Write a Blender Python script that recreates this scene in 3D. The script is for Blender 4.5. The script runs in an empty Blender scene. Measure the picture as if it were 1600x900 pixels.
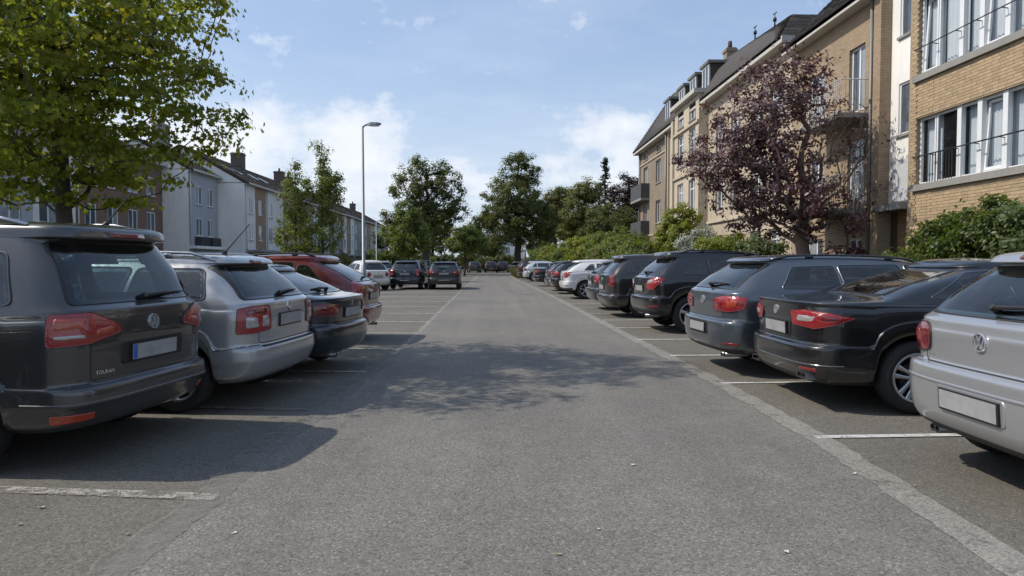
import bpy, bmesh, math, random
import numpy as np
from mathutils import Vector, Matrix
from mathutils.bvhtree import BVHTree
R = math.radians
PI = math.pi
random.seed(4)
S = bpy.context.scene
COL = S.collection

# ------------------------------------------------------------------ camera, sky, sun, exposure
cam_d = bpy.data.cameras.new('camera')
cam = bpy.data.objects.new('camera', cam_d)
COL.objects.link(cam)
cam.location = (0, 0, 1.40)
cam.rotation_euler = (R(90 - 2.141), 0, R(-1.499))
cam_d.sensor_width = 36
cam_d.lens = 1070 / 1600 * 36
cam_d.clip_end = 3000
cam_d.clip_start = 0.05
S.camera = cam
S.view_settings.view_transform = 'Standard'
S.view_settings.look = 'None'
S.view_settings.gamma = 1
S.view_settings.use_curve_mapping = False
S.view_settings.exposure = 0.50
S.cycles.use_denoising = True
S.cycles.max_bounces = 8
S.cycles.transparent_max_bounces = 12
S.cycles.sample_clamp_indirect = 4
SUN_AZ = math.atan2(-1.0, 0.08)          # compass style: x = sin, y = cos
SUN_EL = R(48)
SUN = Vector((math.sin(SUN_AZ) * math.cos(SUN_EL), math.cos(SUN_AZ) * math.cos(SUN_EL), math.sin(SUN_EL)))
sl = bpy.data.lights.new('sun', 'SUN')
sl.energy = 2.75
sl.angle = R(0.55)
sl.color = (1.0, 0.93, 0.82)
so = bpy.data.objects.new('sun', sl)
COL.objects.link(so)
so.rotation_euler = (-SUN).to_track_quat('-Z', 'Y').to_euler()
so.location = (0, 0, 60)


def sock(n, nm):
    for s in n.inputs:
        if s.name == nm:
            return s


class NT:
    """tiny node-tree writer"""
    def __init__(self, tree):
        self.t = tree
        self.n = tree.nodes
        self.l = tree.links

    def node(self, ty, ins=None, **kw):
        n = self.n.new(ty)
        for k, v in kw.items():
            setattr(n, k, v)
        for k, v in (ins or {}).items():
            s = n.inputs[k]
            if isinstance(v, bpy.types.NodeSocket):
                self.l.new(v, s)
            else:
                s.default_value = v
        return n

    def math(self, op, a, b=0.0, clamp=False):
        n = self.node('ShaderNodeMath', {0: a, 1: b}, operation=op)
        n.use_clamp = clamp
        return n.outputs[0]

    def ramp(self, fac, stops, interp='LINEAR'):
        n = self.node('ShaderNodeValToRGB', {0: fac})
        r = n.color_ramp
        r.interpolation = interp
        while len(r.elements) < len(stops):
            r.elements.new(0.5)
        for e, (p, c) in zip(r.elements, stops):
            e.position = p
            e.color = c if len(c) == 4 else (*c, 1)
        return n.outputs[0]

    def mix(self, fac, a, b, blend='MIX'):
        n = self.n.new('ShaderNodeMix')
        n.data_type = 'RGBA'
        n.blend_type = blend
        for i, v in ((0, fac), (6, a), (7, b)):
            if isinstance(v, bpy.types.NodeSocket):
                self.l.new(v, n.inputs[i])
            else:
                n.inputs[i].default_value = v if i == 0 else ((*v, 1) if len(v) == 3 else v)
        return n.outputs[2]

    def noise(self, vec, scale, detail=4, rough=0.55, dim='3D'):
        return self.node('ShaderNodeTexNoise', {'Vector': vec, 'Scale': scale, 'Detail': detail, 'Roughness': rough}).outputs[0]


# ---- world: Nishita sky plus a layer of cumulus and thin cloud, all round
W = bpy.data.worlds.new('World')
S.world = W
W.use_nodes = True
nt = NT(W.node_tree)
nt.n.clear()
sky = nt.node('ShaderNodeTexSky')
sky.sky_type = 'NISHITA'
sky.sun_disc = False
sky.sun_elevation = SUN_EL
sky.sun_rotation = SUN_AZ % (2 * math.pi)
sky.air_density = 1.0
sky.dust_density = 1.6
sky.ozone_density = 1.6
tc = nt.node('ShaderNodeTexCoord')
d = tc.outputs['Generated']
sep = nt.node('ShaderNodeSeparateXYZ', {0: d})
X_, Y_, Z_ = sep.outputs
az = nt.math('ARCTAN2', X_, Y_)
el = nt.math('ARCSINE', Z_)
zc = nt.math('MAXIMUM', Z_, 0.03)
# cumulus heads: noise in azimuth / elevation, kept to a low band
vec = nt.node('ShaderNodeCombineXYZ', {0: nt.math('MULTIPLY', az, 1.0), 1: nt.math('MULTIPLY', el, 1.45), 2: 3.3}).outputs[0]
n1 = nt.noise(vec, 7.5, 9, 0.62)
# banks: a soft lump to the left of the road axis, one to the right, more of the same round the horizon


def lump(a0, e0, wa, we, amp):
    da = nt.math('DIVIDE', nt.math('SUBTRACT', az, a0), wa)
    de = nt.math('DIVIDE', nt.math('SUBTRACT', el, e0), we)
    q = nt.math('ADD', nt.math('MULTIPLY', da, da), nt.math('MULTIPLY', de, de))
    return nt.math('MULTIPLY', nt.math('POWER', 2.718, nt.math('MULTIPLY', q, -1.0)), amp)


bank = None
for args in [(-0.34, 0.165, 0.13, 0.050, 0.90), (-0.20, 0.150, 0.10, 0.055, 0.88), (-0.45, 0.16, 0.13, 0.06, 0.7), (-0.12, 0.12, 0.16, 0.06, 0.62),
             (0.18, 0.175, 0.11, 0.045, 0.60), (0.12, 0.135, 0.13, 0.045, 0.52), (0.03, 0.27, 0.06, 0.018, 0.36), (-0.03, 0.19, 0.04, 0.012, 0.30),
             (1.1, 0.2, 0.3, 0.07, 0.8), (1.9, 0.17, 0.3, 0.06, 0.85), (2.7, 0.2, 0.35, 0.07, 0.8), (-1.1, 0.2, 0.25, 0.06, 0.8), (-1.9, 0.18, 0.3, 0.07, 0.75), (-2.7, 0.2, 0.3, 0.07, 0.8)]:
    v = lump(*args)
    bank = v if bank is None else nt.math('MAXIMUM', bank, v)
cum = nt.math('ADD', bank, nt.math('MULTIPLY', nt.math('SUBTRACT', n1, 0.5), 2.9))
cmask = nt.ramp(cum, [(0.28, (0, 0, 0)), (0.55, (.55, .55, .55)), (0.95, (1, 1, 1))])
# thin high veil
pv = nt.node('ShaderNodeCombineXYZ', {0: nt.math('DIVIDE', X_, zc), 1: nt.math('DIVIDE', Y_, zc), 2: 0.0}).outputs[0]
n2 = nt.noise(pv, 0.55, 7, 0.6)
veil = nt.ramp(n2, [(0.45, (0, 0, 0)), (0.85, (0.34, 0.34, 0.34))])
# pale air near the horizon
hz = nt.ramp(el, [(0.0, (.80, .80, .80)), (0.12, (.48, .48, .48)), (0.30, (.12, .12, .12)), (0.8, (0.02, 0.02, 0.02))])
n3 = nt.noise(vec, 19.0, 6, 0.6)
cl_col = nt.mix(nt.math('MULTIPLY', n3, 0.7), (5.7, 5.7, 5.8), (4.3, 4.5, 4.9))
skyc = nt.mix(0.50, sky.outputs[0], (1.45, 2.2, 3.5))
skyc = nt.mix(hz, skyc, (4.0, 4.4, 5.0))
skyc = nt.mix(veil, skyc, (4.9, 5.2, 5.8))
skyc = nt.mix(nt.math('MULTIPLY', cmask, 0.80), skyc, cl_col)
bg = nt.node('ShaderNodeBackground', {0: skyc, 1: 0.138})
out = nt.node('ShaderNodeOutputWorld', {0: bg.outputs[0]})

# ------------------------------------------------------------------ materials
MATS = {}


def newmat(name):
    m = bpy.data.materials.new(name)
    m.use_nodes = True
    t = NT(m.node_tree)
    t.n.clear()
    return m, t


def finish(t, sh):
    o = t.node('ShaderNodeOutputMaterial')
    t.l.new(sh, o.inputs[0])


def pbr(name, col, rough=0.6, metal=0.0, spec=0.5, var=0.0, vscale=3.0, bump=0.0, bscale=40.0, coat=0.0, emit=None, dirt=0.0, island=0.0):
    """principled with a little procedural wear: large colour drift, fine bump"""
    if name in MATS:
        return MATS[name]
    m, t = newmat(name)
    tcn = t.node('ShaderNodeTexCoord').outputs['Object']
    c = None
    if var > 0:
        nz = t.noise(tcn, vscale, 5, 0.6)
        c = t.mix(nz, tuple(max(0, x * (1 - var)) for x in col), tuple(x * (1 + var) for x in col))
    if dirt > 0:
        dv = t.node('ShaderNodeVectorMath', {0: tcn, 1: (1, 1, .22 if rough > .84 else 1)}, operation='MULTIPLY').outputs[0]
        nz2 = t.ramp(t.noise(dv, vscale * 2.7, 6, 0.7), [(0.45, (0, 0, 0)), (0.75, (dirt, dirt, dirt))])
        c = t.mix(nz2, c if c is not None else col, tuple(x * 0.45 for x in col))
    if island > 0:
        ri = t.node('ShaderNodeNewGeometry').outputs['Random Per Island']
        ro = t.node('ShaderNodeObjectInfo').outputs['Random']
        rr = t.math('FRACT', t.math('ADD', ri, ro))
        c = t.mix(rr, t.mix(1.0, c if c is not None else col, (1 - island,) * 3, 'MULTIPLY'), t.mix(1.0, c if c is not None else col, (1 + island * .8, 1 + island * .7, 1 + island * .5), 'MULTIPLY'))
    b = t.node('ShaderNodeBsdfPrincipled', {'Roughness': rough, 'Metallic': metal})
    if c is None:
        b.inputs['Base Color'].default_value = (*col, 1)
    else:
        t.l.new(c, b.inputs['Base Color'])
    b.inputs['Specular IOR Level'].default_value = spec
    b.inputs['Coat Weight'].default_value = coat
    b.inputs['Coat Roughness'].default_value = 0.04
    if emit:
        b.inputs['Emission Color'].default_value = (*emit[0], 1)
        b.inputs['Emission Strength'].default_value = emit[1]
    if bump > 0:
        bn = t.node('ShaderNodeBump', {'Height': t.noise(tcn, bscale, 3), 'Strength': bump, 'Distance': 0.01})
        t.l.new(bn.outputs[0], b.inputs['Normal'])
    finish(t, b.outputs[0])
    MATS[name] = m
    return m


def paint(name, col, metal=0.35, rough=0.32, flake=0.06):
    """car paint: slightly metallic base with faint dust in the lower half, under a clear coat"""
    if name in MATS:
        return MATS[name]
    m, t = newmat(name)
    g = t.node('ShaderNodeTexCoord').outputs['Object']
    z = t.node('ShaderNodeSeparateXYZ', {0: g}).outputs[2]
    low = t.ramp(z, [(0.22, (1, 1, 1)), (0.62, (0, 0, 0))])
    dust = t.math('MULTIPLY', low, t.math('MULTIPLY', t.noise(g, 6.0, 5, 0.7), 0.20))
    spots = t.math('ADD', dust, t.ramp(t.noise(g, 38.0, 3, 0.6), [(0.55, (0, 0, 0)), (0.8, (0.012, 0.012, 0.012))]))
    c = t.mix(spots, col, (0.20, 0.18, 0.155))
    r = t.math('ADD', rough, t.math('MULTIPLY', spots, 0.5))
    b = t.node('ShaderNodeBsdfPrincipled', {'Base Color': c, 'Metallic': metal, 'Roughness': r, 'Coat Weight': 1.0})
    t.l.new(t.math('ADD', 0.03, t.math('MULTIPLY', spots, 0.7)), b.inputs['Coat Roughness'])
    bn = t.node('ShaderNodeBump', {'Height': t.noise(g, 3.0, 2), 'Strength': 0.05, 'Distance': 0.02})
    t.l.new(bn.outputs[0], b.inputs['Coat Normal'])
    lining = t.node('ShaderNodeBsdfDiffuse', {0: (.05, .05, .05, 1)})
    mx = t.node('ShaderNodeMixShader', {0: t.node('ShaderNodeNewGeometry').outputs['Backfacing'], 1: b.outputs[0], 2: lining.outputs[0]})
    finish(t, mx.outputs[0])
    MATS[name] = m
    return m


def schlick(t, f0=.05):
    """reflection share that is the same from both sides of a thin pane"""
    ge = t.node('ShaderNodeNewGeometry')
    dt = t.node('ShaderNodeVectorMath', {0: ge.outputs['Incoming'], 1: ge.outputs['Normal']}, operation='DOT_PRODUCT').outputs['Value']
    c = t.math('SUBTRACT', 1.0, t.math('ABSOLUTE', dt), True)
    return t.math('ADD', f0, t.math('MULTIPLY', t.math('POWER', c, 5.0), 1 - f0), True)


def carglass(name, tint):
    m, t = newmat(name)
    g = t.node('ShaderNodeTexCoord').outputs['Object']
    gl = t.node('ShaderNodeBsdfGlossy', {0: (1, 1, 1, 1), 'Roughness': .025})
    bn = t.node('ShaderNodeBump', {'Height': t.noise(g, 2.2, 1), 'Strength': 0.05, 'Distance': 0.02})
    t.l.new(bn.outputs[0], gl.inputs['Normal'])
    tr = t.node('ShaderNodeBsdfTransparent', {0: (*tint, 1)})
    df = t.node('ShaderNodeBsdfDiffuse', {0: (.16, .16, .15, 1)})
    film = t.math('MULTIPLY', t.ramp(t.noise(g, 4.0, 6, .7), [(.35, (0, 0, 0)), (.8, (1, 1, 1))]), .12)
    m1 = t.node('ShaderNodeMixShader', {0: film, 1: tr.outputs[0], 2: df.outputs[0]})
    mx = t.node('ShaderNodeMixShader', {0: schlick(t, .085), 1: m1.outputs[0], 2: gl.outputs[0]})
    finish(t, mx.outputs[0])
    return m


def glass(name, tint=(0.012, 0.014, 0.016), trans=0.22, rough=0.02, spec=0.62):
    """window glass: mirror-like by angle, part see-through, the rest the dark interior behind it"""
    if name in MATS:
        return MATS[name]
    m, t = newmat(name)
    g = t.node('ShaderNodeTexCoord').outputs['Object']
    nz = t.noise(g, 2.3, 3, 0.5)
    c = t.mix(nz, tint, tuple(x * 2.6 for x in tint))
    b = t.node('ShaderNodeBsdfPrincipled', {'Base Color': c, 'Roughness': rough, 'Specular IOR Level': spec})
    bn = t.node('ShaderNodeBump', {'Height': t.noise(g, 2.2, 1), 'Strength': 0.06, 'Distance': 0.02})
    t.l.new(bn.outputs[0], b.inputs['Normal'])
    if trans > 0:
        tr = t.node('ShaderNodeBsdfTransparent', {0: (0.86, 0.90, 0.92, 1)})
        fr = schlick(t)
        f = t.math('MULTIPLY', t.math('SUBTRACT', 1.0, fr, True), trans)
        mx = t.node('ShaderNodeMixShader', {0: f, 1: b.outputs[0], 2: tr.outputs[0]})
        finish(t, mx.outputs[0])
    else:
        finish(t, b.outputs[0])
    MATS[name] = m
    return m


def leafmat(name, cols, trans=0.45, scale=0.55, gloss=0.16):
    """leaf: colour by leaf and by clump, thin enough to let sunlight through"""
    if name in MATS:
        return MATS[name]
    m, t = newmat(name)
    ri = t.node('ShaderNodeNewGeometry').outputs['Random Per Island']
    g = t.node('ShaderNodeTexCoord').outputs['Object']
    nz = t.noise(g, scale, 3, 0.6)
    f = t.math('ADD', t.math('MULTIPLY', ri, 0.55), t.math('MULTIPLY', t.math('SUBTRACT', nz, 0.28), 1.0))
    k = len(cols)
    c = t.ramp(f, [(0.08 + 0.84 * i / (k - 1), cc) for i, cc in enumerate(cols)])
    b = t.node('ShaderNodeBsdfPrincipled', {'Base Color': c, 'Roughness': 0.5})
    b.inputs['Specular IOR Level'].default_value = gloss * 2
    tr = t.node('ShaderNodeBsdfTranslucent', {0: t.mix(1.0, c, (1.35, 1.45, 0.6), 'MULTIPLY')})
    mx = t.node('ShaderNodeMixShader', {0: trans, 1: b.outputs[0], 2: tr.outputs[0]})
    finish(t, mx.outputs[0])
    MATS[name] = m
    return m


def asphalt(name, base, dark, light, warm=None, moss=0.0, holes=0.0, tracks=0.0):
    m, t = newmat(name)
    g = t.node('ShaderNodeTexCoord').outputs['Object']
    big = t.noise(g, 0.35, 5, 0.6)
    mid = t.noise(g, 3.1, 6, 0.65)
    fine = t.node('ShaderNodeTexVoronoi', {'Vector': g, 'Scale': 92.0, 'Randomness': 1.0}, feature='F1')
    fcol = t.node('ShaderNodeSeparateColor', {0: fine.outputs['Color']}).outputs[0]
    fine2 = t.noise(g, 230.0, 3, 0.7)
    stone = t.math('ADD', t.math('MULTIPLY', fcol, 0.60), t.math('MULTIPLY', fine2, 0.4))
    c = t.ramp(stone, [(0.16, dark), (0.46, base), (0.70, base), (0.90, light)])
    c = t.mix(t.ramp(big, [(0.3, (0, 0, 0)), (0.7, (1, 1, 1))]), t.mix(1.0, c, (0.84, 0.84, 0.85), 'MULTIPLY'), t.mix(1.0, c, (1.14, 1.12, 1.08), 'MULTIPLY'))
    c = t.mix(t.ramp(mid, [(0.35, (0.30, 0.30, 0.30)), (0.65, (0, 0, 0))]), c, t.mix(1.0, c, (0.6, 0.6, 0.6), 'MULTIPLY'))
    if warm:
        wm = t.ramp(t.noise(g, 1.1, 6, 0.7), [(0.45, (0, 0, 0)), (0.75, (0.6, 0.6, 0.6))])
        c = t.mix(wm, c, warm)
    if moss > 0:
        sp = t.ramp(t.noise(g, 11.0, 4, 0.75), [(0.60, (0, 0, 0)), (0.72, (moss, moss, moss))])
        c = t.mix(sp, c, (0.075, 0.075, 0.03))
    # oil drips and tyre-polished patches
    oil = t.ramp(t.noise(g, 0.9, 3, 0.5), [(0.66, (0, 0, 0)), (0.80, (0.28, 0.28, 0.28))])
    c = t.mix(oil, c, tuple(x * 0.5 for x in base))
    if tracks > 0:                               # long, faint wheel paths along the lane
        lv = t.node('ShaderNodeVectorMath', {0: g, 1: (1.5, .035, 1)}, operation='MULTIPLY').outputs[0]
        tk = t.ramp(t.noise(lv, 1.0, 4, 0.6), [(.35, (1 - tracks,) * 3), (.65, (1 + tracks,) * 3)])
        c = t.mix(1.0, c, tk, 'MULTIPLY')
    b = t.node('ShaderNodeBsdfPrincipled', {'Base Color': c, 'Roughness': 0.88})
    b.inputs['Specular IOR Level'].default_value = 0.3
    hgt = t.math('ADD', t.math('MULTIPLY', t.math('SUBTRACT', 1.0, fine.outputs['Distance']), 0.9), t.math('MULTIPLY', fine2, 0.6))
    bn = t.node('ShaderNodeBump', {'Height': hgt, 'Strength': 0.38, 'Distance': 0.004})
    t.l.new(bn.outputs[0], b.inputs['Normal'])
    if holes > 0:                                # worn through to the surface below
        mk = t.ramp(t.math('ADD', t.noise(g, 2.6, 8, 0.75), t.math('MULTIPLY', t.noise(g, 30.0, 4, .7), .25)), [(holes - .06, (0, 0, 0)), (holes + .12, (1, 1, 1))])
        mx = t.node('ShaderNodeMixShader', {0: mk, 1: t.node('ShaderNodeBsdfTransparent').outputs[0], 2: b.outputs[0]})
        finish(t, mx.outputs[0])
        return m
    finish(t, b.outputs[0])
    return m


def worn_paint(name, col, under, wear=0.5, scale=9.0, soft=0.09):
    """road paint rubbed through to the asphalt in patches (alpha holes, so the road below shows)"""
    m, t = newmat(name)
    g = t.node('ShaderNodeTexCoord').outputs['Object']
    a = t.noise(g, scale, 8, 0.75)
    bfn = t.noise(g, 120.0, 2, 0.6)
    f = t.math('ADD', a, t.math('MULTIPLY', t.math('SUBTRACT', bfn, 0.5), 0.55))
    mask = t.ramp(f, [(wear - soft, (0, 0, 0)), (wear + soft, (1, 1, 1))])
    c = t.mix(t.noise(g, 26.0, 4), tuple(x * 0.75 for x in col), col)
    b = t.node('ShaderNodeBsdfPrincipled', {'Base Color': c, 'Roughness': 0.75})
    tr = t.node('ShaderNodeBsdfTransparent')
    mx = t.node('ShaderNodeMixShader', {0: mask, 1: tr.outputs[0], 2: b.outputs[0]})
    finish(t, mx.outputs[0])
    return m


def brickmat(name, c1, c2, mortar, sx=0.225, sz=0.076, soot=0.25):
    """far brickwork: bricks too small to pick apart; u runs along the wall whatever way it faces"""
    if name in MATS:
        return MATS[name]
    m, t = newmat(name)
    g = t.node('ShaderNodeTexCoord').outputs['Object']
    sp = t.node('ShaderNodeSeparateXYZ', {0: g}).outputs
    v = t.node('ShaderNodeCombineXYZ', {0: t.math('ADD', sp[0], sp[1]), 1: sp[2], 2: 0.0}).outputs[0]
    bt = t.node('ShaderNodeTexBrick', {'Vector': v, 'Color1': (*c1, 1), 'Color2': (*c2, 1), 'Mortar': (*mortar, 1), 'Scale': 1.0,
                                       'Mortar Size': 0.007, 'Bias': 0.0, 'Brick Width': sx, 'Row Height': sz})
    c = bt.outputs[0]
    nz = t.ramp(t.noise(g, 0.7, 6, 0.65), [(0.4, (0, 0, 0)), (0.75, (soot, soot, soot))])
    c = t.mix(nz, c, tuple(x * 0.45 for x in c1))
    b = t.node('ShaderNodeBsdfPrincipled', {'Base Color': c, 'Roughness': 0.9})
    bn = t.node('ShaderNodeBump', {'Height': bt.outputs[1], 'Strength': -0.5, 'Distance': 0.012})
    t.l.new(bn.outputs[0], b.inputs['Normal'])
    finish(t, b.outputs[0])
    MATS[name] = m
    return m


# ------------------------------------------------------------------ mesh helpers
class MB:
    """collects shapes; build() links them as ONE mesh object"""
    def __init__(self):
        self.v = []
        self.f = []
        self.m = []

    def add(self, vs, fs, mi=0):
        o = len(self.v)
        self.v.extend([tuple(p) for p in vs])
        self.f.extend([tuple(i + o for i in f) for f in fs])
        self.m.extend([mi] * len(fs))
        return self

    def box(self, lo, hi, mi=0):
        x0, y0, z0 = lo
        x1, y1, z1 = hi
        x0, x1 = min(x0, x1), max(x0, x1)
        y0, y1 = min(y0, y1), max(y0, y1)
        z0, z1 = min(z0, z1), max(z0, z1)
        vs = [(x0, y0, z0), (x1, y0, z0), (x1, y1, z0), (x0, y1, z0), (x0, y0, z1), (x1, y0, z1), (x1, y1, z1), (x0, y1, z1)]
        return self.add(vs, [(0, 3, 2, 1), (4, 5, 6, 7), (0, 1, 5, 4), (1, 2, 6, 5), (2, 3, 7, 6), (3, 0, 4, 7)], mi)

    def quad(self, a, b, c, d, mi=0):
        return self.add([a, b, c, d], [(0, 1, 2, 3)], mi)

    def tube(self, pts, rad, n=8, mi=0, caps=True):
        pts = [Vector(p) for p in pts]
        if not hasattr(rad, '__len__'):
            rad = [rad] * len(pts)
        vs, fs = [], []
        up = None
        for i, p in enumerate(pts):
            d = (pts[min(i + 1, len(pts) - 1)] - pts[max(i - 1, 0)])
            d = d.normalized() if d.length > 1e-9 else Vector((0, 0, 1))
            if up is None:
                up = d.orthogonal().normalized()
            up = (up - d * up.dot(d))
            up = up.normalized() if up.length > 1e-6 else d.orthogonal().normalized()
            sd = d.cross(up)
            for k in range(n):
                a = 2 * math.pi * k / n
                vs.append(p + (up * math.cos(a) + sd * math.sin(a)) * rad[i])
        for i in range(len(pts) - 1):
            for k in range(n):
                fs.append((i * n + k, i * n + (k + 1) % n, (i + 1) * n + (k + 1) % n, (i + 1) * n + k))
        if caps:
            fs.append(tuple(range(n - 1, -1, -1)))
            fs.append(tuple((len(pts) - 1) * n + k for k in range(n)))
        return self.add(vs, fs, mi)

    def lathe_y(self, prof, n=32, c=(0, 0, 0), mi=0):
        """prof: (radius, y) revolved round the y axis"""
        vs, fs = [], []
        for (r, y) in prof:
            for k in range(n):
                a = 2 * math.pi * k / n
                vs.append((c[0] + r * math.cos(a), c[1] + y, c[2] + r * math.sin(a)))
        for i in range(len(prof) - 1):
            for k in range(n):
                fs.append((i * n + k, i * n + (k + 1) % n, (i + 1) * n + (k + 1) % n, (i + 1) * n + k))
        return self.add(vs, fs, mi)

    def mesh(self, name, mats, smooth=False):
        me = bpy.data.meshes.new(name)
        me.from_pydata(self.v, [], self.f)
        for m in (mats if isinstance(mats, (list, tuple)) else [mats]):
            me.materials.append(m)
        me.polygons.foreach_set('material_index', self.m)
        if smooth:
            me.polygons.foreach_set('use_smooth', [True] * len(self.f))
        me.update()
        return me

    def build(self, name, mats, parent=None, smooth=False, loc=None):
        o = bpy.data.objects.new(name, self.mesh(name, mats, smooth))
        COL.objects.link(o)
        if parent:
            o.parent = parent
        if loc:
            o.location = loc
        return o


def outward(o):
    bm = bmesh.new()
    bm.from_mesh(o.data)
    bmesh.ops.recalc_face_normals(bm, faces=bm.faces)
    bm.to_mesh(o.data)
    bm.free()
    return o


def tag(o, label=None, cat=None, group=None, kind=None):
    if label:
        o['label'] = label
    if cat:
        o['category'] = cat
    if group:
        o['group'] = group
    if kind:
        o['kind'] = kind
    return o


def thing(name, label, cat, loc=(0, 0, 0), rz=0.0, group=None):
    o = bpy.data.objects.new(name, None)
    o.empty_display_size = 0.2
    COL.objects.link(o)
    o.location = loc
    o.rotation_euler = (0, 0, rz)
    return tag(o, label, cat, group)


def inst(name, me, parent=None, loc=(0, 0, 0), rot=(0, 0, 0), scale=(1, 1, 1)):
    o = bpy.data.objects.new(name, me)
    COL.objects.link(o)
    o.parent = parent
    o.location = loc
    o.rotation_euler = rot
    o.scale = scale
    return o


def copy_tree(o, parent=None):
    c = o.copy()
    COL.objects.link(c)
    if parent:
        c.parent = parent
    for ch in o.children:
        copy_tree(ch, c)
    return c


M_dark = pbr('dark_plastic', (0.016, 0.016, 0.017), 0.55, bump=0.15, bscale=300)
M_under = pbr('underbody', (0.01, 0.01, 0.01), 0.9)
M_rubber = pbr('tyre_rubber', (0.017, 0.017, 0.017), 0.85, var=0.3, vscale=9)
M_trim = pbr('trim_chrome', (0.40, 0.41, 0.42), 0.25, metal=0.9)
M_chrome = pbr('chrome', (0.70, 0.71, 0.73), 0.22, metal=0.75, coat=0.6)
M_pipe = pbr('exhaust_steel', (0.20, 0.20, 0.20), 0.35, metal=0.9)
M_alloy = pbr('alloy', (0.50, 0.51, 0.53), 0.32, metal=0.85, var=0.15)
M_alloyd = pbr('dark_alloy', (0.22, 0.22, 0.23), 0.38, metal=0.7)
M_black = pbr('gloss_black', (0.008, 0.008, 0.009), 0.12, coat=0.5)
M_cglass = carglass('car_glass', (.36, .45, .46))
M_cloth_d = pbr('seat_cloth', (0.035, 0.035, 0.038), .9, var=.3, vscale=8)
M_plate = pbr('plate_white', (0.29, 0.292, 0.295), 0.45, var=0.45, vscale=7)
M_plateb = pbr('plate_blue', (0.03, 0.10, 0.42), 0.4)
M_red = pbr('lamp_red', (0.26, 0.008, 0.010), 0.12, coat=1.0, var=0.5, vscale=22, bump=0.6, bscale=55)
M_redd = pbr('lamp_dark_red', (0.14, 0.008, 0.010), 0.10, coat=1.0, var=0.3, vscale=14)
M_orange = pbr('lamp_orange', (0.36, 0.05, 0.018), 0.12, coat=1.0, var=0.2, vscale=30, bump=0.4, bscale=80)
M_clear = pbr('lamp_clear', (0.42, 0.40, 0.39), 0.12, metal=0.3, coat=1.0, var=0.25, vscale=40)

# ------------------------------------------------------------------ cars
def pchip(ys, t):
    """monotone cubic through ys at 0,1,2,..; t: array"""
    ys = np.asarray(ys, float)
    n = len(ys)
    dl = np.diff(ys)
    m = np.zeros(n)
    for i in range(1, n - 1):
        if dl[i - 1] * dl[i] > 0:
            m[i] = 2 * dl[i - 1] * dl[i] / (dl[i - 1] + dl[i])
    m[0], m[-1] = dl[0], dl[-1]
    i = np.clip(np.floor(t).astype(int), 0, n - 2)
    s = t - i
    return ((2 * s**3 - 3 * s**2 + 1) * ys[i] + (s**3 - 2 * s**2 + s) * m[i] + (-2 * s**3 + 3 * s**2) * ys[i + 1] + (s**3 - s**2) * m[i + 1])


def arc_phis(n, ratio, ex):
    ph = np.linspace(0, math.pi / 2, 1500)
    y = np.sin(ph) ** (2 / ex)
    x = ratio * (1 - np.cos(ph) ** (2 / ex))
    s = np.concatenate([[0], np.cumsum(np.hypot(np.diff(x), np.diff(y)))])
    return np.interp(np.linspace(0, s[-1], n + 1), s, ph)


def rpoly(pts, r=0.02, step=0.05):
    """polygon with rounded corners, edges cut into short steps"""
    n = len(pts)
    rs = r if hasattr(r, '__len__') else [r] * n
    outp = []
    for i in range(n):
        a, b, c = Vector(pts[i - 1]), Vector(pts[i]), Vector(pts[(i + 1) % n])
        ri = min(rs[i], (a - b).length * 0.45, (c - b).length * 0.45)
        p, q = b + (a - b).normalized() * ri, b + (c - b).normalized() * ri
        for t in (0, .25, .5, .75, 1):
            outp.append((p * (1 - t)**2 + b * 2 * t * (1 - t) + q * t * t))
    res = []
    for i, p in enumerate(outp):
        q = outp[(i + 1) % len(outp)]
        k = max(1, int((q - p).length / step))
        if (q - p).length < 1e-5:
            continue
        for j in range(k):
            res.append(p.lerp(q, j / k))
    return [(v[0], v[1]) for v in res]


def text_mesh(s, size, bold=0.0):
    cu = bpy.data.curves.new('lettering', 'FONT')
    cu.body = s
    cu.size = size
    cu.offset = bold
    cu.resolution_u = 2
    o = bpy.data.objects.new('lettering', cu)
    COL.objects.link(o)
    dg = bpy.context.evaluated_depsgraph_get()
    me = bpy.data.meshes.new_from_object(o.evaluated_get(dg))
    bpy.data.objects.remove(o)
    bpy.data.curves.remove(cu)
    return me


def wheel_mesh(r, w, rr):
    m = MB()
    h = w / 2
    m.lathe_y([(rr, -h * .8), (rr + .012, -h), (r - .05, -h * 1.04), (r - .012, -h * .86), (r, -h * .55), (r, h * .55), (r - .012, h * .86), (r - .05, h * 1.04), (rr + .012, h), (rr, h * .8)], 40)
    for q in (-.045, 0, .045):
        pass
    return m.mesh('tyre', M_rubber, True)


def rim_mesh(rr, w, style):
    m = MB()
    h = w / 2
    m.lathe_y([(rr, h * .82), (rr - .008, h * .9), (rr - .022, h * .86), (rr - .03, h * .3), (rr - .05, -h * .5)], 40, mi=0)
    m.lathe_y([(rr - .03, -h * .2), (.0, -h * .2)], 24, mi=1)
    n, dbl, wd = style
    for k in range(n):
        for s in ((-1, 1) if dbl else (0,)):
            a = 2 * math.pi * (k + .25) / n
            vs = []
            for (q, hw, y) in ((.03, wd * .8, h * .55), (rr * .5, wd * .62, h * .72), (rr - .014, wd, h * .84)):
                off = s * (0.012 + q * (0.16 if dbl else 0))
                for (e, yy) in ((-hw, y), (hw, y), (hw, y - .035), (-hw, y - .035)):
                    u, v = q, off + e
                    vs.append((u * math.cos(a) - v * math.sin(a), yy, u * math.sin(a) + v * math.cos(a)))
            fs = []
            for i in (0, 4):
                for j in range(4):
                    fs.append((i + j, i + (j + 1) % 4, i + 4 + (j + 1) % 4, i + 4 + j))
            m.add(vs, fs, 0)
    m.lathe_y([(.055, h * .5), (.05, h * .66), (.0, h * .68)], 20, mi=0)
    return m.mesh('rim', [M_alloy, M_under], True)


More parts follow.
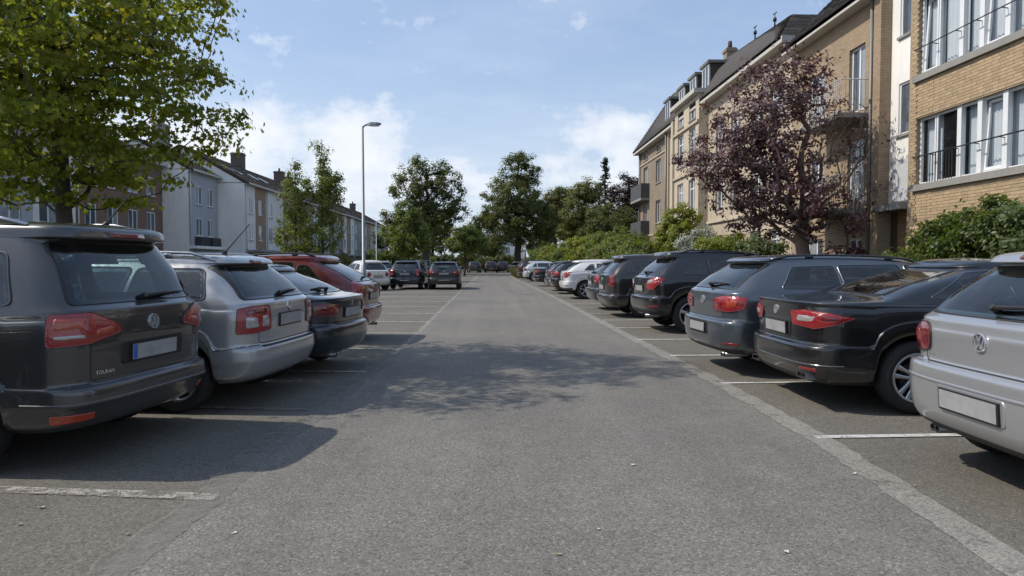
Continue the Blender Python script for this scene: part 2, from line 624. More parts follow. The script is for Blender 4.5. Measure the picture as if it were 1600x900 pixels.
def make_rows(p):
    L, W, H = p['L'], p['W'] / 2, p['H']
    zb, bl = p['zb'], p['bl']
    tz = p['tz']                                 # top of rear window
    xg, xt = p['xg'], p['xt']                    # window foot / head at the rear
    sp = p.get('sp', 0.05)                       # roof lip overhang
    rw = p['rw']                                 # half width at the roof edge
    zn, xc, zc, xw = p.get('zn', .74), p['xc'], p['zc'], p['xw']
    b0 = p.get('b0', .30)
    be = p.get('be', .05)                        # how far the bumper stands out behind the tailgate
    #        xr            zr           xf        zf        w       Dr   Df   bow
    rows = [(.15, b0, L - .16, .22, W * .90, .34, .75, 0),
            (.07, b0 + .05, L - .06, .27, W * .965, .34, .75, 0),
            (.015, b0 + .16, L - .01, .42, W * .993, .34, .75, 0),
            (.0, bl - .10, L, .52, W, .34, .75, 0),
            (.004, bl - .015, L - .01, .60, W, .34, .75, 0),
            (.02, bl + .012, L - .015, .625, W * .998, .34, .75, 0),
            (be, bl + .022, L - .02, .64, W * .995, .34, .75, 0),
            (be + .015, bl + .05, L - .03, .66, W * .994, .34, .75, 0),
            (be + .005, (bl + zb) / 2 + .04, L - .09, zn - .02, W * .992, .34, .78, 0.01)]
    if p.get('trunk'):
        zl = p['zl']
        rows += [(be + .005, zl - .05, L - .22, zn + .03, W * .975, .36, .85, .01),
                 (be + .004, zl - .034, L - .23, zn + .036, W * .966, .36, .85, .012),
                 (be - .005, zl - .004, L - .28, zn + .05, W * .965, .36, .85, .015),
                 (be + .03, zl + .008, L - .34, zn + .065, W * .955, .36, .85, .015),
                 (xg - .12, zl + .03, L - .55, zn + .10, W * .945, .30, .75, .01),
                 (xg, zb, xc, zc, W * .93, .25, .40, .0)]
    else:
        rows += [(be + .012, zb - .10, L - .20, zn + .04, W * .982, .34, .85, .01),
                 (be + .015, zb - .082, L - .21, zn + .048, W * .970, .34, .85, .01),
                 (be + .022, zb - .04, L - .32, zn + .07, W * .962, .34, .85, .015),
                 (xg, zb, xc, zc, W * .945, .30, .40, .0)]
    mid = 0.45
    rows += [(xg + (xt - xg) * mid * p.get('tb', .85), zb + (tz - zb) * mid, xc + (xw - xc) * mid, zc + (tz - zc) * mid, W * .945 + (rw - W * .945) * mid * .82, .28, .36, .012),
             (xt, tz, xw, tz - .012, rw, .26, .32, .02),
             (xt - sp, tz + .015, xw - .03, tz - .004, rw * .985, .24, .32, .02),
             (xt - sp + .015, H - .055, xw - .07, tz + .008, rw * .955, .24, .34, .028),
             (xt - sp + .06, H - .028, xw - .12, H - .045, rw * .86, .24, .38, .03),
             (xt + .04, H - .012, xw - .16, H - .03, rw * .55, .26, .42, .034),
             (xt + .06, H - .006, xw - .18, H - .022, rw * .25, .26, .42, .036),
             (xt + .07, H - .004, xw - .18, H - .02, 0.0, .26, .42, .036)]
    return rows


class Car:
    def __init__(self, name, label, p, pm, loc, rz, group, full=True):
        self.p = p
        self.root = thing(name, label, 'car', loc, rz, group)
        rows = make_rows(p)
        k = p.get('sub', 4)
        t = np.linspace(0, len(rows) - 1, (len(rows) - 1) * k + 1)
        A = np.array([pchip([r[c] for r in rows], t) for c in range(8)]).T
        nr, ns, nf = 16, p.get('ns', 84), 12
        ex, exf = p.get('ex', 4.2), 3.0
        pr, pf = arc_phis(nr, .38, ex), arc_phis(nf, .7, exf)[::-1]
        L = p['L']
        ring = []
        for (xr, zr, xf, zf, w, Dr, Df, bow) in A:
            xs = np.concatenate([xr + Dr * (1 - np.cos(pr) ** (2 / ex)), np.linspace(xr + Dr, xf - Df, ns + 1)[1:-1], xf - Df * (1 - np.cos(pf) ** (2 / exf))])
            ys = np.concatenate([w * np.sin(pr) ** (2 / ex), np.full(ns - 1, w), w * np.sin(pf) ** (2 / exf)])
            s = np.clip((xs - xr) / max(xf - xr, 1e-3), 0, 1)
            ta = p.get('ta', .045)
            ys = ys * (1 - ta * np.clip((.36 - s) / .36, 0, 1) ** 2 - .05 * np.clip((s - .68) / .32, 0, 1) ** 2)
            zs = zr + (zf - zr) * s + bow * 4 * s * (1 - s)
            ring.append(np.stack([xs, ys, zs], 1))
        V = np.array(ring)                       # rows x half columns x 3
        z0 = V[0, :, 2]
        self.wx = (p['ro'], L - p.get('fo', .84))
        wr = p.get('wr', .315)
        self.wr = wr
        ra = wr + p.get('ag', .05)
        zt = p['zb'] - .06
        for xc in self.wx:
            dx = V[:, :, 0] - xc
            side = np.abs(V[:, :, 1]) > 0.78 * p['W'] / 2
            side[0, :] = True
            inside = (np.abs(dx) < ra) & side & (V[:, :, 2] < zt)
            za = wr - .005 + np.sqrt(np.clip(ra**2 - dx**2, 0, None))
            zz = np.broadcast_to(z0[None, :], za.shape)
            nz = za + (V[:, :, 2] - zz) * (zt - za) / (zt - zz)
            V[:, :, 2] = np.where(inside, nz, V[:, :, 2])
            rad = np.hypot(V[:, :, 0] - xc, V[:, :, 2] - wr)
            V[:, :, 1] += np.where((V[:, :, 1] > .7 * p['W'] / 2) & (V[:, :, 2] < zt), .014 * np.exp(-((rad - ra) / .035) ** 2), 0)
        n, M = V.shape[0], V.shape[1]
        mb = MB()
        vs = []
        for i in range(n):
            for j in range(M):
                vs.append(tuple(V[i, j]))
            for j in range(M - 2, 0, -1):
                x, y, z = V[i, j]
                vs.append((x, -y, z))
        N = 2 * M - 2
        fs = []
        for i in range(n - 1):
            for j in range(N):
                fs.append((i * N + j, i * N + (j + 1) % N, (i + 1) * N + (j + 1) % N, (i + 1) * N + j))
        # outward winding: y>0 half runs rear->front
        fs = [f[::-1] for f in fs]
        mb.add(vs, fs, 0)
        uv, uf = [], []
        for j in range(M):
            x, y, z = V[0, j]
            for q in (1, .8, .4, 0, -.4, -.8, -1):
                uv.append((x, y * q, z - .001))
        for j in range(M - 1):
            for q in range(6):
                uf.append((j * 7 + q, j * 7 + q + 1, j * 7 + 8 + q, j * 7 + 7 + q))
        mb.add(uv, uf, 1)
        self.body = mb.build('body', [pm, M_under], self.root, True)
        self.bvh = BVHTree.FromPolygons([Vector(v) for v in mb.v], mb.f)
        self.V = V
        yc = p['W'] / 2 - .30
        self.yc, self.xcorner, self.Rc = yc, .34, .36
        self.pm = pm
        self.cuts = []

    # --- rays onto the body
    def cast(self, mode, u, z, off=0.0):
        for dz in (0, .012, -.012, .03, -.03, .06, -.06, -.1, -.15):
            zz = z + dz
            if mode == 'rear':
                o, dr = Vector((-2, u, zz)), Vector((1, 0, 0))
            elif mode == 'front':
                o, dr = Vector((self.p['L'] + 2, u, zz)), Vector((-1, 0, 0))
            elif mode == 'left':
                o, dr = Vector((u, 3, zz)), Vector((0, -1, 0))
            elif mode == 'right':
                o, dr = Vector((u, -3, zz)), Vector((0, 1, 0))
            elif mode == 'top':
                o, dr = Vector((u, zz, 3)), Vector((0, 0, -1))
            else:
                s = 1 if u >= 0 else -1
                a = abs(u)
                if a <= self.yc:
                    o, dr = Vector((-2, u, zz)), Vector((1, 0, 0))
                elif a <= self.yc + self.Rc * math.pi / 2:
                    th = (a - self.yc) / self.Rc
                    dr = Vector((math.cos(th), -s * math.sin(th), 0))
                    o = Vector((self.xcorner, s * self.yc, zz)) - dr * 2
                else:
                    x = self.xcorner + a - self.yc - self.Rc * math.pi / 2
                    o, dr = Vector((x, s * 3, zz)), Vector((0, -s, 0))
            h, nn, i, dd = self.bvh.ray_cast(o, dr)
            if h is not None:
                if nn.dot(dr) > 0:
                    nn = -nn
                if dz:
                    if mode == 'top':
                        h.y -= dz
                    else:
                        h.z -= dz
                return h + nn * off, nn
        return Vector((.2, 0, z)), Vector((-1, 0, 0))

    def patch(self, name, outline, mode, mats, off=.005, parent=None, lip=None, bulge=0.0, rings=(0.0, .3, .6, .82, .94, 1.0)):
        """a piece that lies on the body: outline in the body's own side / rear coordinates; last ring tucks under the skin"""
        if mats[0] is M_cglass:
            mats = list(mats) + [M_black]
        cx = sum(q[0] for q in outline) / len(outline)
        cz = sum(q[1] for q in outline) / len(outline)
        mb = MB()
        vs, fs, mi = [], [], []
        n = len(outline)
        sc = list(rings[1:])
        seq = [(s, off + bulge * (1 - s**2), 0) for s in sc]
        if lip:
            seq += [(1.0 + 0.2 * lip, off + .001, 1), (1.0 + lip, off + .001, 1), (1.0 + lip * 1.05, -.006, 1)]
        else:
            seq += [(1.004, -.006, 0)]
        h, nn = self.cast(mode, cx, cz)
        vs.append(h + nn * (off + bulge))
        for (s, o, m_) in seq:
            for (u, z) in outline:
                h, nn = self.cast(mode, cx + (u - cx) * s, cz + (z - cz) * s)
                vs.append(h + nn * o)
        for k in range(n):
            fs.append((0, 1 + k, 1 + (k + 1) % n))
            mi.append(0)
        for i in range(len(seq) - 1):
            for k in range(n):
                a = 1 + i * n
                fs.append((a + k, a + n + k, a + n + (k + 1) % n, a + (k + 1) % n))
                mi.append(len(mats) - 1 if mats[0] is M_cglass and .95 < seq[i + 1][0] <= 1.0 else seq[i + 1][2])
        a, b, c_ = (Vector(vs[i]) for i in fs[0])
        if (b - a).cross(c_ - a).dot(self.cast(mode, cx, cz)[1]) < 0:
            fs = [f[::-1] for f in fs]
        mb.v, mb.f, mb.m = [tuple(v) for v in vs], fs, mi
        if mats and mats[0] is M_cglass:
            self.cuts.append((mode, [(cx + (u - cx) * .975, cz + (z - cz) * .975) for u, z in outline]))
        return mb.build(name, mats, parent or self.root, True)

    def band(self, name, us, zlo, zhi, mode, mat, off=.006, nz=5, parent=None, bulge=0.0):
        mb = MB()
        rows = []
        f0 = zlo if callable(zlo) else (lambda u: zlo)
        f1 = zhi if callable(zhi) else (lambda u: zhi)
        for i in range(nz + 1):
            q = i / nz
            for u in us:
                h, nn = self.cast(mode, u, f0(u) + (f1(u) - f0(u)) * q)
                e = -.008 if i in (0, nz) else off + bulge * math.sin(math.pi * q)
                rows.append(h + nn * e)
        n = len(us)
        fs = [(i * n + k, i * n + k + 1, (i + 1) * n + k + 1, (i + 1) * n + k) for i in range(nz) for k in range(n - 1)]
        f = fs[(nz // 2) * (n - 1) + n // 2]
        a, b, c_ = (Vector(rows[i]) for i in f[:3])
        if (b - a).cross(c_ - a).dot(self.cast(mode, us[n // 2], (f0(us[n // 2]) + f1(us[n // 2])) / 2)[1]) < 0:
            fs = [q[::-1] for q in fs]
        return mb.add(rows, fs).build(name, mat, parent or self.root, True)

    def seam(self, mb, line, mode, w=.006, off=.0015):
        """shut line: a thin dark strip along a line on the body"""
        pts = []
        for a, b in zip(line[:-1], line[1:]):
            k = max(1, int(math.hypot(b[0] - a[0], b[1] - a[1]) / .05))
            for i in range(k):
                pts.append((a[0] + (b[0] - a[0]) * i / k, a[1] + (b[1] - a[1]) * i / k))
        pts.append(line[-1])
        vs = []
        for i, q in enumerate(pts):
            a, b = pts[max(0, i - 1)], pts[min(len(pts) - 1, i + 1)]
            dx, dz = b[0] - a[0], b[1] - a[1]
            l = math.hypot(dx, dz) or 1
            nx, nz = -dz / l * w / 2, dx / l * w / 2
            for s in (-1, 1):
                h, nn = self.cast(mode, q[0] + nx * s, q[1] + nz * s)
                vs.append(h + nn * off)
        mb.add(vs, [(2 * i, 2 * i + 1, 2 * i + 3, 2 * i + 2) for i in range(len(pts) - 1)])

    def line(self, name, pts, mode, w=.006):
        mb = MB()
        self.seam(mb, pts, mode, w)
        return mb.build(name, M_dark, self.root)

    def frame_at(self, mode, u, z):
        h, nn = self.cast(mode, u, z)
        hz = Vector((0, 0, 1))
        up = (hz - nn * hz.dot(nn)).normalized()
        rt = up.cross(nn).normalized()
        return h, nn, rt, up

    def wheels(self, style, r=None, rr=.215, rimmat=None, parts=True):
        r = r or self.wr
        w = .205
        tm = wheel_mesh(r, w, rr)
        rm = rim_mesh(rr, w, style)
        if rimmat:
            rm.materials[0] = rimmat
        hb = MB().lathe_y([(.14, -.06), (.14, .02), (.05, .03), (0, .03)], 16).mesh('wheel', pbr('brake', (.06, .055, .05), .6, metal=.6))
        for i, x in enumerate(self.wx):
            for s in (1, -1):
                wh = inst('wheel', hb, self.root, (x, s * (self.p['W'] / 2 - .125), r), (0, 0, 0 if s > 0 else math.pi))
                inst('tyre', tm, wh)
                inst('rim', rm, wh)

    def plate(self, mode, u, z, w=.52, h=.11, eu=False, tilt=0.0, frame=M_dark):
        p0, nn, rt, up = self.frame_at(mode, u, z)
        nn = (nn + Vector((0, 0, tilt))).normalized()
        up = (Vector((0, 0, 1)) - nn * nn.z).normalized()
        rt = up.cross(nn)
        p0 = p0 + nn * .012

        def bx(mb, u0, u1, v0, v1, d0, d1, mi=0):
            vs = []
            for dd in (d0, d1):
                for (a, b) in ((u0, v0), (u1, v0), (u1, v1), (u0, v1)):
                    vs.append(p0 + rt * a + up * b + nn * dd)
            mb.add(vs, [(3, 2, 1, 0), (4, 5, 6, 7), (0, 1, 5, 4), (1, 2, 6, 5), (2, 3, 7, 6), (3, 0, 4, 7)], mi)
        m = MB()
        bx(m, -w / 2 - .012, w / 2 + .012, -h / 2 - .014, h / 2 + .010, -.05, .004)
        hold = m.build('plate_holder', frame, self.root)
        m = MB()
        bx(m, -w / 2, w / 2, -h / 2, h / 2, .0, .008)
        pl = m.build('license_plate', M_plate, hold)
        if eu:
            m2 = MB()
            bx(m2, -w / 2 + .004, -w / 2 + .044, -h / 2 + .004, h / 2 - .004, .0, .010)
            o = m2.build('blue_strip', M_plateb, hold)
        return hold

    def emblem(self, kind, z, r=.055, u=0.0):
        p0, nn, rt, up = self.frame_at('rear', u, z)
        mb = MB()

        def P(a, b, dd):
            return p0 + rt * (a * r) + up * (b * r) + nn * dd

        def bar(a, b, wd, d1=.012):
            a, b = Vector(a), Vector(b)
            dv = (b - a).normalized()
            nv = Vector((-dv.y, dv.x)) * wd / 2
            q = [a + nv, a - nv, b - nv, b + nv]
            vs = [P(*v, .002) for v in q] + [P(*v, d1) for v in q]
            mb.add(vs, [(4, 5, 6, 7), (0, 1, 5, 4), (1, 2, 6, 5), (2, 3, 7, 6), (3, 0, 4, 7)], 0)

        def ring(r0, r1, d1, mi=0, n=36):
            vs = []
            for (rr_, dd) in ((r1, .0), (r1 - .03, d1), (r0 + .03, d1), (r0, .0)):
                for k in range(n):
                    a = 2 * math.pi * k / n
                    vs.append(P(rr_ * math.cos(a), rr_ * math.sin(a), dd))
            mb.add(vs, [(i * n + k, i * n + (k + 1) % n, (i + 1) * n + (k + 1) % n, (i + 1) * n + k) for i in range(3) for k in range(n)], mi)
        if kind == 'vw':
            n = 36
            vs = [P(.95 * math.cos(2 * math.pi * k / n), .95 * math.sin(2 * math.pi * k / n), .004) for k in range(n)]
            mb.add(vs, [tuple(range(n))], 1)
            ring(.84, 1.0, .013)
            for a, b in (((-.36, .80), (-.03, .10)), ((.36, .80), (.03, .10)), ((-.74, .46), (-.36, -.76)), ((-.36, -.76), (-.02, -.02)), ((.02, -.02), (.36, -.76)), ((.36, -.76), (.74, .46))):
                bar(a, b, .17)
            bar((-.18, .06), (.18, .06), .10)
        elif kind == 'ring':
            ring(.78, 1.0, .012)
            bar((0, -.2), (0, .9), .12)
            bar((0, -.1), (-.7, -.5), .12)
            bar((0, -.1), (.7, -.5), .12)
        elif kind == 'bolt':
            ring(.78, 1.0, .012)
            bar((-1.1, .05), (.2, .12), .16)
            bar((-.2, -.12), (1.1, -.05), .16)
        elif kind == 'oval':
            n = 28
            for (r1, dd, mi) in ((1.0, .006, 0), (.88, .009, 2)):
                vs = [P(1.9 * r1 * math.cos(2 * math.pi * k / n), .8 * r1 * math.sin(2 * math.pi * k / n), dd) for k in range(n)]
                mb.add(vs, [tuple(range(n))], mi)
        else:                                     # upright heraldic beast, as a few strokes
            bar((-.15, -.9), (.1, .3), .3)
            bar((.1, .3), (.0, .95), .34)
            bar((.05, .2), (.6, .45), .2)
            bar((.0, -.1), (.55, -.05), .2)
            bar((-.1, -.5), (.45, -.85), .2)
            bar((-.15, -.6), (-.6, .1), .14)
        return mb.build('emblem', [M_chrome, pbr('badge_ground', (.10, .105, .11), .3, metal=.4), pbr('badge_blue', (.012, .022, .07), .3)], self.root)

    def lettering(self, s, u, z, size, mat=M_chrome):
        me = text_mesh(s, size, .0006)
        for v in me.vertices:
            h, nn = self.cast('rear', u - v.co.x, z + v.co.y)
            v.co = h + nn * .005
        me.materials.clear()
        me.materials.append(mat)
        return inst('lettering', me, self.root)

    def sides(self, wins, mats=None, lip=.035, **kw):
        for w in wins:
            for s in ('left', 'right'):
                self.patch('side_window', rpoly(w, kw.get('r', .04)), s, mats or [M_cglass, M_dark], .004, lip=lip)

    def lamp(self, outline, mat=M_red, inner=(), r=.03, off=.012, bulge=.012, mode='wrap'):
        for s in (1, -1):
            o = self.patch('taillight', rpoly([(s * a, b) for a, b in outline], r, .03), mode, [mat, M_dark], off, bulge=bulge, lip=.03)
            for (nm, pts, m2) in inner:
                self.patch(nm, rpoly([(s * a, b) for a, b in pts], .02, .025), mode, [m2], off + .009, parent=o, bulge=.006, rings=(0, .5, .9, 1.0))

    def wiper(self, z, u0=.30, u1=-.10, tilt=.02):
        mb = MB()
        a, na = self.cast('rear', u1, z)
        b, nb = self.cast('rear', u0, z + tilt)
        mid, nm = self.cast('rear', (u0 + u1) / 2, z + tilt * .8)
        mb.tube([a + na * .03, mid + nm * .028, b + nb * .016], [.016, .011, .006], 6)
        a2, na2 = self.cast('rear', (u1 * .5 + u0 * .5), z + tilt * .4)
        mb.tube([self.cast('rear', u0 + .05, z + tilt)[0] + nb * .012, self.cast('rear', (u0 + u1) / 2 - .02, z + tilt * .35)[0] + nm * .013], .008, 5)
        mb.tube([a, a + na * .045], .022, 8)
        return mb.build('wiper', M_dark, self.root)

    def common(self, doors, mirrors=True, windshield=True, front=True):
        """shut lines, handles, mirrors, windscreen, headlamps"""
        p = self.p
        for s in ('left', 'right'):
            for x in doors:
                self.line('door_seam', [(x - .0, .40), (x, .62), (x + .01, p['zb'] - .02)], s)
            self.line('sill_seam', [(doors[0], .36), (doors[-1], .36)], s)
        ue = self.yc + self.Rc * PI / 2 + p['ro'] - self.wr - .05 - .34
        for s in (1, -1):
            self.line('bumper_seam', [(s * p['W'] * .36, p['bl'] + .03), (s * (self.yc + .3), p['bl'] + .03), (s * ue, p['bl'] - .01)], 'wrap', .007)
        # fuel flap
        fx, fz = p['ro'] + .12, p['zb'] - .13
        self.line('fuel_flap_seam', [(fx - .08, fz - .08), (fx + .08, fz - .08), (fx + .08, fz + .08), (fx - .08, fz + .08), (fx - .08, fz - .08)], 'right', .005)
        for s in ('left', 'right'):
            for x in doors[:-1]:
                h, nn = self.cast(s, x + .14, p['zb'] - .11)
                sy = 1 if s == 'left' else -1
                MB().tube([h + Vector((-.09, 0, 0)), h + Vector((-.07, sy * .035, 0)), h + Vector((.07, sy * .035, 0)), h + Vector((.09, 0, 0))], [.012, .014, .014, .012], 6).build('door_handle', self.pm, self.root, True)
        if mirrors:
            for s in (1, -1):
                mb = MB()
                bx, bz = p['xc'] - .42, p['zb'] + .02
                y0 = p['W'] / 2 - .05
                vs = []
                for (x, k) in ((bx, .8), (bx + .02, 1), (bx + .10, .9), (bx + .16, .45)):
                    for (yy, zz) in ((0.02, -.05), (.18, -.06), (.20, 0.03), (.17, .10), (.04, .09)):
                        vs.append((x, s * (y0 + .09 + (yy - .11) * k), bz + .06 + (zz - .02) * k))
                fs = [(i * 5 + k, i * 5 + (k + 1) % 5, i * 5 + 5 + (k + 1) % 5, i * 5 + 5 + k) for i in range(3) for k in range(5)]
                fs += [(4, 3, 2, 1, 0), (15, 16, 17, 18, 19)]
                mb.add(vs, fs)
                mb.box((bx + .03, s * (y0 - .04), bz + .0), (bx + .10, s * (y0 + .05), bz + .045))
                m_ = outward(mb.build('door_mirror', self.pm, self.root, True))
                MB().quad((bx - .002, s * (y0 + .03), bz + .03), (bx - .002, s * (y0 + .15), bz + .03), (bx - .002, s * (y0 + .15), bz + .115), (bx - .002, s * (y0 + .03), bz + .115)).build('mirror_glass', M_cglass, m_)
        if windshield:
            w0, w1 = p['W'] / 2 * .82, p['rw'] * .9
            self.patch('windscreen', rpoly([(-w0, p['zc'] + .04), (w0, p['zc'] + .04), (w1, p['tz'] - .05), (-w1, p['tz'] - .05)], .06, .08), 'front', [M_cglass, M_dark], .005, lip=.03)
        self.open_windows()
        self.cabin()
        if front:
            for s in (1, -1):
                self.patch('headlight', rpoly([(s * .40, .60), (s * .74, .62), (s * .76, .73), (s * .48, .69)], .03, .04), 'front', [M_clear, M_dark], .008, lip=.03)

    def open_windows(self):
        """take the skin away behind the panes so the cabin shows"""
        me = self.body.data
        nv, nf = len(me.vertices), len(me.polygons)
        co = np.zeros(nv * 3)
        me.vertices.foreach_get('co', co)
        co = co.reshape(-1, 3)
        cen = np.zeros(nf * 3)
        me.polygons.foreach_get('center', cen)
        cen = cen.reshape(-1, 3)
        nrm = np.zeros(nf * 3)
        me.polygons.foreach_get('normal', nrm)
        nrm = nrm.reshape(-1, 3)

        def inside(P, poly):
            r = np.zeros(len(P), bool)
            n = len(poly)
            for i in range(n):
                (x0, y0), (x1, y1) = poly[i], poly[(i + 1) % n]
                if y0 == y1:
                    continue
                c = ((y0 > P[:, 1]) != (y1 > P[:, 1])) & (P[:, 0] < (x1 - x0) * (P[:, 1] - y0) / (y1 - y0) + x0)
                r ^= c
            return r
        kill = np.zeros(nf, bool)
        for mode, poly in self.cuts:
            if mode in ('left', 'right'):
                ok = nrm[:, 1] * (1 if mode == 'left' else -1) > .3
                P = co[:, [0, 2]]
            elif mode == 'rear':
                ok = (nrm[:, 0] < -.1) & (cen[:, 0] < self.p['L'] * .5)
                P = co[:, [1, 2]]
            else:
                ok = (nrm[:, 0] > .1) & (cen[:, 0] > self.p['L'] * .4)
                P = co[:, [1, 2]]
            ins = inside(P, poly)
            idx = np.nonzero(ok)[0]
            for i in idx:
                if not kill[i] and all(ins[v] for v in me.polygons[i].vertices):
                    kill[i] = True
        bm = bmesh.new()
        bm.from_mesh(me)
        bm.faces.ensure_lookup_table()
        bmesh.ops.delete(bm, geom=[bm.faces[i] for i in np.nonzero(kill)[0]], context='FACES')
        bm.to_mesh(me)
        bm.free()

    def cabin(self):
        p = self.p
        yw = p['W'] / 2 - .16
        mb = MB().box((p['xg'] + .25, -yw, .30), (p['xc'] - .1, yw, .42))
        mb.build('cabin_floor', M_under, self.root)
        dash = MB().box((p['xc'] - .48, -yw, .55), (p['xc'] - .12, yw, p['zc'] - .06)).build('dashboard', M_dark, self.root)
        zs = p['zb'] - .52

        def seat(x, y, w, heads, name):
            mb = MB()
            pr = [(.0, 0.0, .09), (-.05, .18, .10), (-.12, .40, .085), (-.17, .56, .06), (-.18, .60, .02)]
            vs = []
            for (dx, dz, th) in pr:
                for (yy, t) in ((-w, .3), (-w * .86, .9), (-w * .4, 1), (w * .4, 1), (w * .86, .9), (w, .3)):
                    vs.append((x + dx + th * t, y + yy, zs + dz))
                for (yy, t) in ((w, .3), (w * .86, .9), (w * .4, 1), (-w * .4, 1), (-w * .86, .9), (-w, .3)):
                    vs.append((x + dx - th * t, y + yy, zs + dz))
            fs = [(i * 12 + k, i * 12 + (k + 1) % 12, i * 12 + 12 + (k + 1) % 12, i * 12 + 12 + k) for i in range(4) for k in range(12)] + [tuple(range(48, 60))]
            mb.add(vs, fs)
            mb.box((x - .02, y - w, zs - .12), (x + .5, y + w, zs + .02))
            s = mb.build(name, M_cloth_d, self.root, True)
            for hy in heads:
                vs, fs = [], []
                for (dz, th, hw) in ((.63, .03, .09), (.66, .05, .125), (.74, .055, .13), (.80, .045, .11), (.825, .015, .06)):
                    vs += [(x - .19 + th, y + hy - hw, zs + dz), (x - .19 + th, y + hy + hw, zs + dz), (x - .19 - th, y + hy + hw, zs + dz), (x - .19 - th, y + hy - hw, zs + dz)]
                for i in range(4):
                    fs += [(i * 4 + k, i * 4 + (k + 1) % 4, i * 4 + 4 + (k + 1) % 4, i * 4 + 4 + k) for k in range(4)]
                fs.append((16, 17, 18, 19))
                h = MB().add(vs, fs)
                h.tube([(x - .18, y + hy - .05, zs + .55), (x - .19, y + hy - .05, zs + .66)], .008, 5)
                h.tube([(x - .18, y + hy + .05, zs + .55), (x - .19, y + hy + .05, zs + .66)], .008, 5)
                h.build('headrest', M_cloth_d, s, True)
        xf = p['xc'] - 1.30
        for s in (.37, -.37):
            seat(xf, s, .25, (0,), 'front_seat')
        seat(max(p['xt'] + .45, xf - .88), 0, yw - .06, (-.38, .38), 'rear_seat')
        m = MB().tube([(p['xc'] - .55, .37 + .18 * math.cos(a), p['zc'] - .10 + .18 * math.sin(a)) for a in lin(0, 2 * PI, 20)], .014, 6)
        m.build('steering_wheel', M_dark, self.root, True)
        if not p.get('trunk'):
            MB().box((p['xg'] + .16, -yw + .06, p['zb'] - .10), (p['xt'] + .30, yw - .06, p['zb'] - .085)).build('parcel_shelf', M_cloth_d, self.root)

    def rails(self, y, x0, x1, mat=M_chrome, hgt=.045):
        for s in (1, -1):
            pts = []
            n = 9
            for i in range(n):
                x = x0 + (x1 - x0) * i / (n - 1)
                h, nn = self.cast('top', x, s * y)
                e = min(1, min(i, n - 1 - i) / 1.0)
                pts.append(h + Vector((0, 0, hgt * e + .004)))
            mb = MB().tube(pts, .015, 6)
            for i in (2, n - 3):
                x = pts[i].x
                mb.box((x - .05, s * y - .012, pts[i].z - hgt), (x + .05, s * y + .012, pts[i].z))
            mb.build('roof_rail', mat, self.root, True)

    def antenna(self, x, y=0.0, l=.38):
        h, nn = self.cast('top', x, y)
        mb = MB().tube([h, h + Vector((-.02, 0, .03))], [.03, .016], 8).tube([h + Vector((-.02, 0, .03)), h + Vector((-.02 - l * .62, 0, .03 + l * .68))], [.007, .004], 5)
        mb.build('antenna', M_dark, self.root)

    def exhaust(self, u, z, r=.032, n=1, dx=.03):
        mb = MB()
        for i in range(n):
            y = u + i * r * 2.3
            vs = [(x, y, z) for x in (0,)]
            h, nn = self.cast('rear', y, z + .10)
            x0 = h.x - dx
            k = 14
            for (rr_, xx) in ((r, x0 + .3), (r, x0), (r * .82, x0), (r * .80, x0 + .2)):
                for q in range(k):
                    a = 2 * math.pi * q / k
                    mb.v.append((xx, y + rr_ * math.cos(a), z + rr_ * math.sin(a)))
            b = len(mb.v) - 4 * k
            for i2 in range(3):
                for q in range(k):
                    mb.f.append((b + i2 * k + q, b + i2 * k + (q + 1) % k, b + i2 * k + k + (q + 1) % k, b + i2 * k + k + q))
                    mb.m.append(0 if i2 < 2 else 1)
        return mb.build('exhaust_pipe', [M_pipe, M_under], self.root, True)


def lin(a, b, n):
    return [a + (b - a) * i / n for i in range(n + 1)]

# ------------------------------------------------------------------ ground
M_road = asphalt('road_asphalt', (0.178, 0.168, 0.152), (0.092, 0.087, 0.079), (0.38, 0.36, 0.33), tracks=.09)
M_bay = asphalt('bay_asphalt', (0.155, 0.144, 0.126), (0.072, 0.067, 0.058), (0.33, 0.31, 0.275), warm=(0.125, 0.113, 0.088), moss=0.55)
M_grass = leafmat('turf', [(0.03, 0.045, 0.012), (0.06, 0.085, 0.02), (0.09, 0.10, 0.03)], .2)
M_soil = pbr('verge_soil', (0.055, 0.055, 0.028), 0.95, var=0.5, vscale=0.8, bump=0.6, bscale=14)


def sheet(name, poly, z, mat, label, kind='structure'):
    mb = MB()
    mb.add([(x, y, z) for x, y in poly], [tuple(range(len(poly)))])
    o = mb.build(name, mat)
    return tag(o, label, None, None, kind)


sheet('ground', [(-1500, -600), (1500, -600), (1500, 2500), (-1500, 2500)], -.03, M_soil, 'flat earth and rough grass reaching to the horizon')
sheet('car_park', [(-19, -14), (7.75, -14), (7.75, 60), (5.2, 84), (4.2, 100), (-9, 104), (-19, 100)], -.012, M_bay, 'worn asphalt of the parking bays')
RE = [(1.6, -6), (2.0, -1), (2.17, 1), (2.33, 2.97), (2.51, 5.36), (2.54, 8.04), (2.47, 13.5), (2.37, 25.8), (2.14, 39.4), (1.78, 53.5), (1.55, 75), (1.5, 90)]
LE = [(-1.9, -6), (-1.82, 0), (-1.77, 3.48), (-1.74, 5), (-1.60, 8.8), (-1.54, 12.5), (-1.60, 22), (-1.66, 33.3), (-1.75, 60), (-1.8, 90)]


def sample(L_, y):
    for a, b in zip(L_[:-1], L_[1:]):
        if a[1] <= y <= b[1]:
            t = (y - a[1]) / (b[1] - a[1])
            return a[0] + (b[0] - a[0]) * t
    return L_[-1][0]


ys = [-6 + i * .5 for i in range(193)]
sheet('road', [(sample(RE, y) + .08, y) for y in ys] + [(sample(LE, y), y) for y in reversed(ys)], -.008, M_road, 'grey asphalt lane running between the parked cars')


